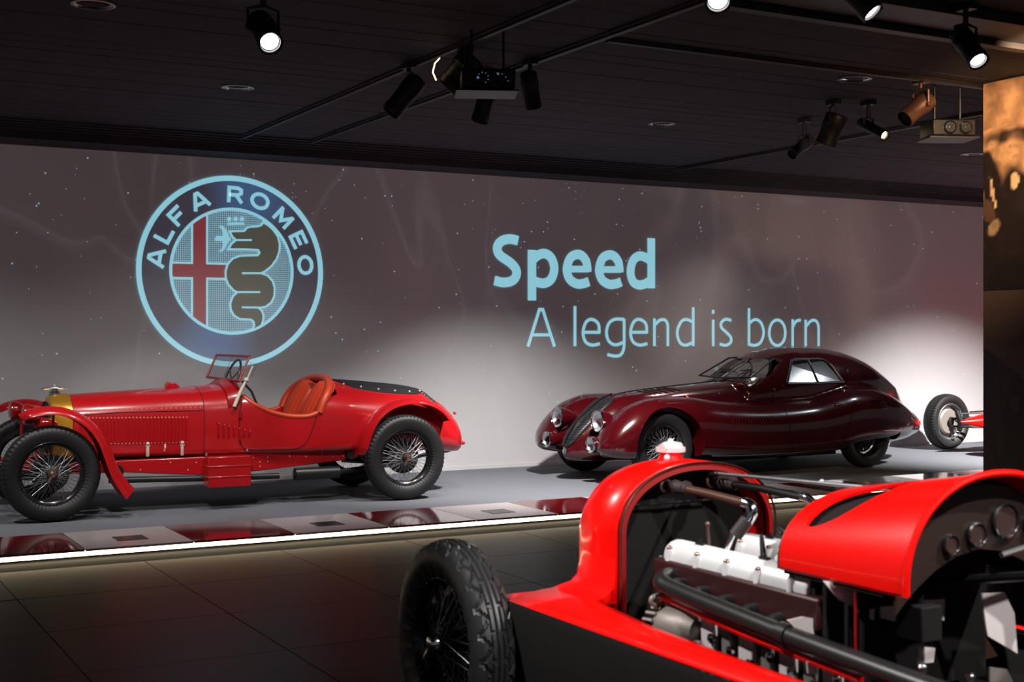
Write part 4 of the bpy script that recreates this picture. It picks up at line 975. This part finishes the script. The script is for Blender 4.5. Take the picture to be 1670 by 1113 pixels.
# water pipes
pA = MB().tube([(X(2.845), Y(3.92), 1.006), (X(2.865), Y(3.78), .998), (X(2.88), Y(3.60), .985)], .016, 14).build('water_pipe', 'rust', A3)
MB().tube(cat_([(X(2.88), Y(3.60), .986), (X(2.885), Y(3.575), .978), (X(2.883), Y(3.565), .955), (X(2.872), Y(3.575), .925)], 5), .021, 14).build('chrome_elbow', 'chrome', A3)
MB().tube([(X(2.872), Y(3.575), .932), (X(2.84), Y(3.60), .878)], .024, 14).build('pipe_hose', 'hose', A3)
MB().tube([(X(2.84), Y(3.60), .885), (X(2.815), Y(3.62), .80)], .019, 14).build('pipe_stub', 'chrome', A3)
MB().tube([(X(3.07), Y(3.94), 1.01), (X(3.085), Y(3.78), 1.008), (X(3.10), Y(3.55), .995)], .014, 14).build('water_pipe', 'black', A3)
MB().tube(cat_([(X(3.10), Y(3.56), .998), (X(3.105), Y(3.53), .99), (X(3.12), Y(3.49), .94), (X(3.13), Y(3.46), .88)], 5), .018, 14).build('chrome_elbow', 'chrome', A3)
for x0, y0, z0, x1, y1 in ((2.842, 3.96, 1.008, 2.852, 3.88), (3.065, 3.98, 1.012, 3.075, 3.90)):
    MB().tube([(X(x0), Y(y0), z0), (X(x1), Y(y1), z0 - .003)], .023, 14).tube([(X(x0), Y(y0 - .012), z0), (X(x0), Y(y0 - .022), z0)], .026, 14).tube([(X(x1), Y(y1 + .02), z0), (X(x1), Y(y1 + .01), z0)], .026, 14).build('hose_clamp', 'hose', A3)
    MB().tube([(X(x0) + .02 * math.cos(t) - .012, Y(y0) + .03, z0 + .022 * math.sin(t)) for t in [2 * math.pi * k / 16 for k in range(17)]], .006, 6).build('hose_clamp', 'rust', A3)
MB().tube([(X(3.03), Y(3.99), 1.045), (X(3.12), Y(3.10), 1.065)], .007, 10).ball((X(3.09), Y(3.45), 1.062), .010, 8).build('bonnet_stay_rod', 'steel', A3)
MB().tube([(X(2.73), Y(4.06), .935), (X(3.1), Y(4.06), .935)], .006, 8).build('core_brace', 'blackm', A3)
# exhaust
MB().tube(cat_([(X(2.66), Y(3.66), .745), (X(2.60), Y(3.66), .748), (X(2.555), Y(3.62), .74), (X(2.55), Y(3.54), .728), (X(2.55), Y(3.2), .703), (X(2.55), Y(2.95), .687), (X(2.545), Y(2.5), .668), (X(2.53), Y(2.0), .655), (X(2.50), Y(1.2), .64), (X(2.45), Y(.6), .60)], 6), .031, 20).tube([(X(2.55), Y(3.02), .692), (X(2.55), Y(2.98), .690)], .036, 20).build('exhaust_pipe', 'black', A3)
MB().tube([(X(2.56), Y(3.64), .695), (X(2.555), Y(3.2), .655), (X(2.555), Y(2.7), .628)], .012, 8).build('oil_line', 'scarlet', A3)
for k in range(6): MB().tube([(X(2.66), Y(3.6 - .12 * k), .73 - .005 * k), (X(2.60), Y(3.6 - .12 * k), .735 - .008 * k), (X(2.56), Y(3.57 - .12 * k), .725 - .008 * k)], .022, 10).build('exhaust_stub', 'black', A3)
# dynamo with finned end
dy = MB().lathe((X(2.56), Y(3.62), .60), (.25, -1, 0), [(0, .06), (.02, .066), (.10, .066), (.15, .05), (.16, .02)], 32).build('dynamo', 'alloy_g', A3)
fn = MB()
for k in range(16):
    a = 2 * math.pi * k / 16; fn.cyl((X(2.55) + .062 * math.cos(a), Y(3.64), .60 + .062 * math.sin(a)), (X(2.56) + .064 * math.cos(a), Y(3.60), .60 + .064 * math.sin(a)), .007, n=6)
fn.build('cooling_fin', 'alloy_g', dy)
MB().tube([(X(2.535) + .026 * math.cos(t), Y(3.62), .685 + .016 * math.sin(t)) for t in [2 * math.pi * k / 20 for k in range(21)]], .008, 8).build('lifting_ring', 'alloy_g', dy)
MB().cyl((X(2.545), Y(3.46), .575), (X(2.60), Y(3.44), .57), .014, n=6).cyl((X(2.56), Y(3.44), .54), (X(2.60), Y(3.42), .54), .024).build('union_nut', 'chrome', A3)
# grey crankcase webs and bolts under the exhaust
for k in range(7):
    yy = 3.42 - .095 * k
    MB().box(X(2.585), X(2.66), Y(yy) - (.022 if k % 2 else .034), Y(yy) + (.022 if k % 2 else .034), .40, .655 - .006 * k).build('crankcase_web', 'sheet' if k % 2 == 0 else 'alloy_g', A3, bevel=.006)
    MB().lathe((X(2.585), Y(yy - .03), .60 - .02 * (k % 3)), (-1, 0, 0), [(0, .016), (.01, .016), (.014, .008), (.016, .002)], 14).build('dome_nut', 'chrome', A3)
    MB().box(X(2.60), X(2.64), Y(yy - .05) - .008, Y(yy - .05) + .008, .38, .66).build('dark_gap_strut', 'black', A3)
MB().lathe((X(2.56), Y(2.98), .52), (-1, .1, 0), [(0, .06), (.02, .06), (.04, .045), (.05, .015)], 28).lathe((X(2.56), Y(2.82), .50), (-1, .1, 0), [(0, .06), (.02, .06), (.04, .045), (.05, .015)], 28).build('magneto_cap', 'steel', A3)
# scuttle (rear bonnet and cowl)
def hood_sec(y, g=0):
    t = (3.115 - y) / .515; zt = 1.088 + .088 * t
    return [(x, Y(y), z) for x, z in arch(.345 - g, .885, zt - g, .866, 2.15, 22)]
hd = MB().loft([hood_sec(y) for y in stations(2.60, 3.115, 14)], False, False)
hdo = MB().loft([[*hood_sec(y), *[(p[0] * .975, p[1], p[2] - .010) for p in hood_sec(y)[::-1]]] for y in stations(2.60, 3.115, 14)])
slot = MB().prism([(X(a), Y(b_)) for a, b_ in cat_([(2.66, 3.035, 0), (2.675, 2.945, 0), (2.73, 2.882, 0), (2.81, 2.847, 0), (2.97, 2.825, 0), (2.86, 2.935, 0), (2.79, 3.01, 0), (2.72, 3.04, 0)], 4, closed=True) and [p[:2] for p in cat_([(2.66, 3.035, 0), (2.675, 2.945, 0), (2.73, 2.882, 0), (2.81, 2.847, 0), (2.97, 2.825, 0), (2.86, 2.935, 0), (2.79, 3.01, 0), (2.72, 3.04, 0)], 4, closed=True)]], .97, 1.3, 'z').mesh('s')
hc = link('scuttle', boolean(hdo.mesh('h'), [slot]), 'scarlet', A3, ang=35)
MB().loft([[(p[0] * .955, p[1], p[2] - .022) for p in hood_sec(y)] for y in (2.70, 2.8, 2.9, 3.0, 3.108)], False, False).build('scoop_lining', 'blackm', A3)
MB().tube([(p[0], p[1] , p[2] - .002) for p in hood_sec(2.60)], .010, 8).build('scuttle_beading', 'scarlet', A3)
MB().tube([(p[0] * .995, p[1], p[2] - .006) for p in hood_sec(3.115)], .005, 6).build('front_beading', 'rust', A3)
MB().loft([[(x, Y(y), z) for x, z in arch(.325, .87, 1.06 + .0, .50)] for y in (2.93, 2.945)]).build('firewall', 'blackm', A3)
# dash panel and gauges
ds_ = [(x, Y(2.66), z) for x, z in arch(.322, .88, 1.135, .80)] 
dpan = MB().loft([[(x, Y(2.66), z) for x, z in arch(.322, .88, 1.135, .80)] + [(x, Y(2.66), .955 - .155 * (x / .322) ** 2) for x in (-.29, -.24, -.17, -.09, 0, .09, .17, .24, .29)], [(x, Y(2.668), z) for x, z in arch(.322, .88, 1.135, .80)] + [(x, Y(2.668), .955 - .155 * (x / .322) ** 2) for x in (-.29, -.24, -.17, -.09, 0, .09, .17, .24, .29)]])
b_ = bmesh.new(); me = dpan.mesh('dash_panel'); b_.from_mesh(me); bmesh.ops.triangulate(b_, faces=b_.faces); b_.to_mesh(me); b_.free()
dpo = link('dash_panel', me, 'dash', A3, smooth=False)
for x, z, r in ((3.055, 1.03, .046), (2.94, .998, .032), (2.84, .978, .026), (3.17, 1.01, .032)):
    gd = MB().lathe((X(x), Y(2.66), z), (0, -1, 0), [(0, r * 1.12), (.012, r * 1.12), (.016, r), (.010, r * .97), (.003, r * .96)], 32, caps=False).build('gauge_bezel', 'black', dpo)
    MB().lathe((X(x), Y(2.652), z), (0, -1, 0), [(0, r * .95), (.002, r * .95)], 28).build('gauge_face', 'gauge', dpo)
    MB().tube([(X(x) + r * 1.05 * math.cos(t), Y(2.644), z + r * 1.05 * math.sin(t)) for t in [R(200) + R(140) * k / 12 for k in range(13)]], .003, 6).build('gauge_glint_rim', 'chrome', dpo)
MB().tube([(X(2.98), Y(2.60), .945), (X(3.18), Y(2.60), .975)], .009, 8).build('dash_bar', 'steel', A3)
# steering wheel on the far side of the frame edge, column, cockpit and tail
sw = MB(); c0 = Vector((.06, Y(2.22), .96)); ax = Vector((0, -1, .3)).normalized(); u_ = Vector((1, 0, 0)); v_ = ax.cross(u_)
sw.tube([tuple(c0 + (u_ * math.cos(t) + v_ * math.sin(t)) * .20) for t in [2 * math.pi * k / 36 for k in range(37)]], .012, 8)
for k in range(4): sw.tube([tuple(c0), tuple(c0 + (u_ * math.cos(k * math.pi / 2 + .6) + v_ * math.sin(k * math.pi / 2 + .6)) * .20)], .008, 6)
sw.tube([tuple(c0), (0.03, Y(2.9), .82)], .014, 8).build('steering_wheel', 'black', A3)
# pale aluminium sheets and brackets in the open cockpit bay
for pts, th in (([(2.60, 2.90, .86), (2.72, 2.90, .84), (2.72, 2.90, .77), (2.66, 2.90, .80)], .01),):
    MB().add([(X(a), Y(b2), c2_) for a, b2, c2_ in pts], [(0, 1, 2, 3)]).build('bay_sheet', 'sheet', A3, solid=.004)
def sheetq(uvs, yy, name='bay_sheet', m='sheet'):
    pts = []
    for u, v in uvs:
        r = ray(u, v); k = yy / r.y; pts.append((X(r.x * k), Y(yy), EYE + r.z * k))
    me = MB().add(pts, [tuple(range(len(pts)))])
    return me.build(name, m, A3, smooth=False, solid=.006)
sheetq([(1600, 968), (1636, 967), (1652, 1000), (1657, 1066), (1608, 1037), (1603, 1000)], 2.75)
sheetq([(1496, 980), (1541, 978), (1540, 1013), (1520, 1008), (1495, 1016)], 2.85)
sheetq([(1392, 996), (1424, 993), (1423, 1012), (1408, 1005)], 2.9)
sheetq([(1434, 990), (1469, 987), (1466, 1015), (1454, 1013), (1435, 1008)], 2.9)
sheetq([(1496, 1055), (1523, 1057), (1520, 1080), (1494, 1083)], 2.8)
sheetq([(1282, 1012), (1308, 1006), (1330, 1010), (1328, 1040), (1300, 1030)], 2.98)
sheetq([(1314, 1080), (1331, 1080), (1331, 1100), (1316, 1098)], 2.9)
sheetq([(1612, 1088), (1640, 1092), (1650, 1113), (1612, 1113)], 2.7, m='alloy_g')
sheetq([(1500, 1010), (1600, 1030), (1625, 1070), (1530, 1095), (1500, 1060)], 3.0, 'gearbox_side', 'rust')
sheetq([(1310, 1000), (1420, 1012), (1420, 1100), (1330, 1100)], 3.02, 'bay_bulkhead', 'blackm')
MB().box(X(2.66), X(3.3), Y(3.00), Y(3.03), .40, .86).build('bulkhead_plate', 'blackm', A3)
MB().tube([(X(2.72), Y(2.86), .86), (X(2.72), Y(2.86), .52)], .014, 8).tube([(X(2.64), Y(2.84), .80), (X(2.64), Y(2.84), .5)], .010, 8).build('frame_tube', 'blackm', A3)
MB().tube([(X(2.63), Y(2.8), .84), (X(2.63), Y(2.8), .5)], .004, 8).build('red_pipe', 'red2', A3)
MB().box(X(2.60), X(3.33), Y(2.3), Y(2.9), .40, .43).build('cockpit_floor', 'blackm', A3)
for x, y, z in ((2.70, 2.62, .66), (2.76, 2.60, .60), (2.86, 2.60, .62)): MB().ball((X(x), Y(y), z), .014, 10).build('switch_knob', 'chrome', A3)
MB().box(X(2.78), X(2.86), Y(2.70), Y(2.80), .70, .80).tube([(X(2.82), Y(2.75), .79), (X(2.82), Y(2.74), .86)], .012, 8).build('control_box', 'blackm', A3, bevel=.01)
tl = MB().loft([[(x, Y(y), z) for x, z in tomb(w_, .40, zs, zt, 2.1, rb=.1)] for y, w_, zs, zt in ((1.55, .40, .80, .95), (1.35, .41, .82, 1.02), (1.0, .38, .78, .98), (.6, .28, .68, .86), (.25, .13, .58, .68), (.1, .03, .52, .56))]).build('tail', 'scarlet', A3)
MB().loft([[(x, Y(y), z) for x, z in ((-.20, .50), (-.20, .60), (.20, .60), (.20, .50))] for y in (1.65, 2.0)]).loft([[(x, Y(1.58 - .06 * k), z) for x, z in ((-.20, .52), (-.18, .95), (.18, .95), (.20, .52))] for k in (0, 1)]).build('seat', 'leather_d', A3, bevel=.03)

# ================================================================== MURAL PANEL at right
mp_ = empty('mural_panel', (8.0, 7.15, 0), 0, 'tall freestanding display panel at the right edge with warm lit sepia photograph on top', 'panel')
MB().box(0, .06, -2.9, 0, 0, 3.455).build('panel_board', mat('panel_brown', (92, 74, 70), .7), mp_, smooth=False)
def picture(name, m, z0, z1, fn, nu=150, nv=170, x=-.004):
    """flat print: colours stored on a fine grid"""
    v = []; f = []; cols = []
    for j in range(nv + 1):
        for i in range(nu + 1):
            yy = -2.88 * i / nu - .004; zz = z0 + (z1 - z0) * j / nv; v.append((x, yy, zz)); cols.append(fn(-yy, zz))
    for j in range(nv):
        for i in range(nu): a = j * (nu + 1) + i; f.append((a, a + 1, a + nu + 2, a + nu + 1))
    me = bpy.data.meshes.new(name); me.from_pydata(v, [], f); ca = me.color_attributes.new('print', 'FLOAT_COLOR', 'POINT')
    ca.data.foreach_set('color', [c for q in cols for c in (*q, 1)])
    mm = bpy.data.materials.new(name + '_print'); mm.use_nodes = True; nt = mm.node_tree; at = nt.nodes.new('ShaderNodeAttribute'); at.attribute_name = 'print'
    nt.links.new(at.outputs['Color'], nt.nodes['Principled BSDF'].inputs['Base Color']); nt.nodes['Principled BSDF'].inputs['Roughness'].default_value = .45
    me.materials.append(mm); o = bpy.data.objects.new(name, me); COL.objects.link(o); o.parent = mp_; return o
def ell(s, t, cs, ct, rs, rt, rot=0, soft=.12):
    a, b2 = s - cs, t - ct; c_, s_ = math.cos(rot), math.sin(rot); q = math.hypot((a * c_ + b2 * s_) / rs, (-a * s_ + b2 * c_) / rt); return min(max((1 + soft - q) / (2 * soft), 0), 1)
def mixc(a, b2, t): return tuple(p + (q - p) * t for p, q in zip(a, b2))
pal = {'bg': lin((196, 150, 110)), 'face': lin((205, 158, 118)), 'dk': lin((34, 27, 24)), 'md': lin((88, 66, 52)), 'lt': lin((225, 190, 150))}
from mathutils import noise as _n
def grain(c, s, z):
    k = 1 + .35 * _n.noise(Vector((s * 9, z * 9, 0))) + .25 * _n.noise(Vector((s * 30, z * 26, 3))); return tuple(max(v * k, 0) for v in c)
def top_pic(s, z): return grain(top_pic0(s + .02 * _n.noise(Vector((s * 11, z * 11, 8))), z + .025 * _n.noise(Vector((s * 9, z * 13, 5)))), s, z)
def top_pic0(s, z):
    rep = s % 1.0; c = mixc(pal['bg'], pal['md'], .25 + .25 * math.sin(s * 26 + math.sin(z * 9) * 2)) if z > 3.1 else pal['bg']
    c = mixc(c, pal['dk'], ell(s, z, .30, 3.04, .30, .05, .1, .5))
    # faces and caps
    for fs, fz, r in ((.10, 2.97, .055), (.29, 2.93, .085), (.62, 2.9, .08), (.95, 2.96, .08), (1.3, 2.92, .085), (1.7, 2.95, .08), (2.1, 2.9, .085), (2.5, 2.95, .08)):
        c = mixc(c, pal['dk'], ell(s, z, fs, fz - .62, r * 2.1, .52)); c = mixc(c, pal['face'], ell(s, z, fs, fz, r * .8, r * 1.25, 0, .3)); c = mixc(c, pal['md'], .8 * ell(s, z, fs, fz + r * 1.15, r * 1.0, r * .5, 0, .4)); c = mixc(c, pal['md'], .5 * ell(s, z, fs + r * .7, fz, r * .4, r * 1.1, 0, .8)); 
        c = mixc(c, pal['md'], .45 * ell(s, z, fs - r * .3, fz + .015, r * .18, .012, 0, .7)); c = mixc(c, pal['md'], .45 * ell(s, z, fs + r * .3, fz + .015, r * .18, .012, 0, .7)); c = mixc(c, pal['md'], .45 * ell(s, z, fs, fz - r * .7, r * .3, .012, 0, .7))
    c = mixc(c, pal['dk'], ell(s, z, .03, 2.78, .10, .16)); c = mixc(c, pal['lt'], ell(s, z, .095, 2.62, .012, .13, .25)); c = mixc(c, pal['lt'], ell(s, z, .30, 2.70, .04, .06)); c = mixc(c, pal['md'], ell(s, z, .04, 2.50, .06, .10, .5)); c = mixc(c, pal['lt'], .5 * ell(s, z, .10, 2.36, .05, .07, -.5))
    c = mixc(c, pal['dk'], min(max((2.35 - z) / .25, 0), 1)); return c
def low_pic(s, z):
    c = lin((62, 50, 46)); c = mixc(c, lin((40, 34, 32)), ell(s, z, .10, 1.0, .10, .45, .12)); c = mixc(c, lin((26, 24, 24)), ell(s, z, .32, .9, .13, .5, -.2)); c = mixc(c, lin((70, 55, 50)), ell(s, z, .30, 1.05, .05, .06)); c = mixc(c, lin((28, 25, 24)), ell(s, z, .38, 1.12, .05, .04)); c = mixc(c, lin((80, 66, 60)), .4 * ell(s, z, .14, .95, .05, .35, .1))
    edge = 1.47 - .62 * s
    return lin((92, 74, 70)) if z > edge else mixc(lin((24, 22, 22)), c, .75)
picture('group_photograph', 'print', 1.89, 3.45, top_pic)
picture('lower_photograph', 'print', .10, 1.47, low_pic)

# ================================================================== CEILING FIXTURES
def fixture(name, label, disc_at, aim, r=.045, L=.24, lit='lens', body='fixture', cat='spotlight', drop=None, power=0, yoke=True):
    """spotlight whose front disc sits at disc_at and points along aim; its yoke hangs from the ceiling"""
    d = Vector(aim).normalized(); p = Vector(disc_at); e0 = empty(name, (p.x, p.y, p.z), 0, label, cat, 'ceiling spotlights')
    piv = -d * L * .62; top = ZC - .005 - p.z
    bd_ = MB().lathe((0, 0, 0), d, [(.012, r * 1.28), (.014, r * 1.16), (-.004, r * 1.12), (-.03, r * 1.0)], 28, caps=False)
    bd_.lathe((0, 0, 0), d, [(.020, r * 1.28), (.022, r * 1.42), (-L * .10, r * 1.46), (-L * .12, r * 1.36), (-L * .55, r * 1.42), (-L * .60, r * 1.55), (-L * .95, r * 1.45), (-L, r * 1.0)], 28, caps=False).build('lamp_body', body, e0)
    MB().lathe((0, 0, 0), d, [(-.004, r * 1.0), (.002, r * .96), (.006, r * .5), (.007, .002)], 28, caps=False).build('lens', lit, e0)
    sd = d.cross(Vector((0, 0, 1))).normalized()
    a = piv + sd * r * 1.75; b2 = piv - sd * r * 1.75; tp = Vector((piv.x, piv.y, piv.z + r * 2.6))
    MB().tube([tuple(a), tuple(a + Vector((0, 0, r * 2.1))), tuple(tp), tuple(b2 + Vector((0, 0, r * 2.1))), tuple(b2)], .009, 8).ball(tuple(a), .018, 10).ball(tuple(b2), .018, 10).build('yoke', body, e0)
    MB().cyl(tuple(tp), (tp.x, tp.y, top), .016, n=12).box(tp.x - .03, tp.x + .03, tp.y - .06, tp.y + .06, top - .035, top).build('ceiling_mount', body, e0)
    return e0
def at_z(u, v, z):
    r = ray(u, v); k = (z - EYE) / r.z; return (r.x * k, r.y * k, z)
fixture('spotlight', 'lit black spotlight hanging above the round emblem', at_z(440, 68, 3.12), (-.02, -.80, -.62), .048, .25)
fixture('spotlight', 'lit black spotlight cut by the top edge of the photo', at_z(1171, 1, 3.16), (-.35, -.60, -.75), .045, .22)
fixture('spotlight', 'lit black spotlight seen edge-on, at the tip of the upper right lighting channel', at_z(1420, 18, 3.16), (.35, -.58, -.78), .042, .26)
fixture('spotlight', 'lit black spotlight just above and left of the sepia mural', at_z(1594, 97, 3.12), (-.10, -.62, -.72), .042, .25)
fixture('spotlight', 'dim warm lit spotlight pointing left below the bronze fixture', at_z(1441, 220, 3.16), (.02, -.67, -.35), .030, .30, 'lens_warm')
fixture('spotlight', 'spotlight with bronze housing glowing in warm light near the mural', at_z(1478, 192, 3.16), (-.75, .1, -.55), .05, .26, 'blackm', 'rust')
fixture('spotlight', 'slim grey cylindrical spotlight tilted down left, leftmost of the right cluster', at_z(1294, 250, 3.14), (-.85, -.1, -.55), .035, .26, 'blackm', 'fixture_g')
fixture('spotlight', 'unlit black spotlight between the grey cylinder and the warm lamp', at_z(1348, 232, 3.12), (-.2, .3, -.9), .06, .24, 'blackm')
fixture('spotlight', 'unlit black spotlight hanging straight down right of the left projector', at_z(870, 172, 3.14), (.12, -.1, -.95), .04, .24, 'blackm')
fixture('spotlight', 'unlit black spotlight left of the left projector, tilted down left', at_z(640, 180, 3.12), (-.6, .1, -.75), .05, .30, 'blackm')
fs = fixture('spotlight', 'black spotlight with thin warm crescent on its rim beside the left projector', at_z(735, 140, 3.20), (-.55, .3, -.7), .07, .24, 'blackm')
fixture('spotlight', 'unlit black spotlight hanging below the left projector', at_z(783, 195, 3.10), (-.25, .1, -.95), .045, .24, 'blackm')
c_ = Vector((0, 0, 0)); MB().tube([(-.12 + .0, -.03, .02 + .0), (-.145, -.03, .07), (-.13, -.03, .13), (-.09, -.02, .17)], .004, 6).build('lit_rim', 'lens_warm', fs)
def projector(label, at, sz):
    e0 = empty('video_projector', at, R(-24), label, 'projector', 'ceiling projectors')
    w_, d_, h_ = sz
    e0.scale = (.72, .72, .72)
    MB().box(-w_ / 2, w_ / 2, -d_ / 2, d_ / 2, 0, h_).build('housing', 'black', e0, bevel=.015)
    MB().box(-w_ / 2 - .05, w_ / 2 + .02, -d_ / 2 - .05, d_ / 2, -.03, -.015).build('shelf_plate', 'fixture', e0)
    for k, x in enumerate((-.05, .12)):
        MB().lathe((x, -d_ / 2, h_ * .5), (0, -1, 0), [(-.01, .07), (.02, .068), (.03, .058), (.02, .052)], 28).build('lens_ring', 'black', e0)
        lz = MB().lathe((x, -d_ / 2 - .004, h_ * .5), (0, -1, 0), [(0, .050), (.012, .035), (.018, .003)], 24).build('lens_glass', 'black', e0)
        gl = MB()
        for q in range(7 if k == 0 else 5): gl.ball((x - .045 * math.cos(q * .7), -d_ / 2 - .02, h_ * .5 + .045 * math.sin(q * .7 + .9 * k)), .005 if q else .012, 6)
        tag(gl.build('lens_glints', 'blueglint', e0), kind='stuff')
    for x in (-w_ * .3, w_ * .3): MB().cyl((x, 0, h_), (x, 0, (ZC - at[2]) / .72 - .006), .012, n=10).build('hanger_rod', 'black', e0)
a_ = at_z(795, 150, 3.07); projector('black video projector with blue lens glints in the left ceiling cluster', a_, (.46, .36, .17))
a_ = at_z(1545, 225, 3.05); projector('black video projector with blue lens glint left of the sepia mural', a_, (.46, .36, .17))
def downlight(u, v, label):
    p = at_z(u, v, ZC - .002); e0 = empty('downlight', p, 0, label, 'downlight', 'recessed downlights')
    MB().lathe((0, 0, -.001), (0, 0, -1), [(-.002, .125), (.008, .125), (.010, .112), (.004, .108), (-.002, .108)], 40, caps=False).build('trim_ring', 'steel', e0)
    MB().lathe((0, 0, -.001), (0, 0, -1), [(-.010, .003), (-.008, .06), (.000, .105), (.004, .108)], 32, caps=False).build('reflector', 'chrome', e0)
downlight(388, 142, 'round recessed downlight in the ceiling above the round emblem'); downlight(1080, 201, 'round recessed downlight in the ceiling above the bold projected word')
downlight(1586, 251, 'round recessed downlight beside the sepia mural'); downlight(152, 6, 'round recessed downlight at the upper left edge of the photo')
downlight(1394, 128, 'round recessed downlight left of the spotlight nearest the mural')
spot((6.8, 5.6, 3.40), (8.0, 6.9, 2.95), 420, 70, (1, .66, .36), blend=1.0)
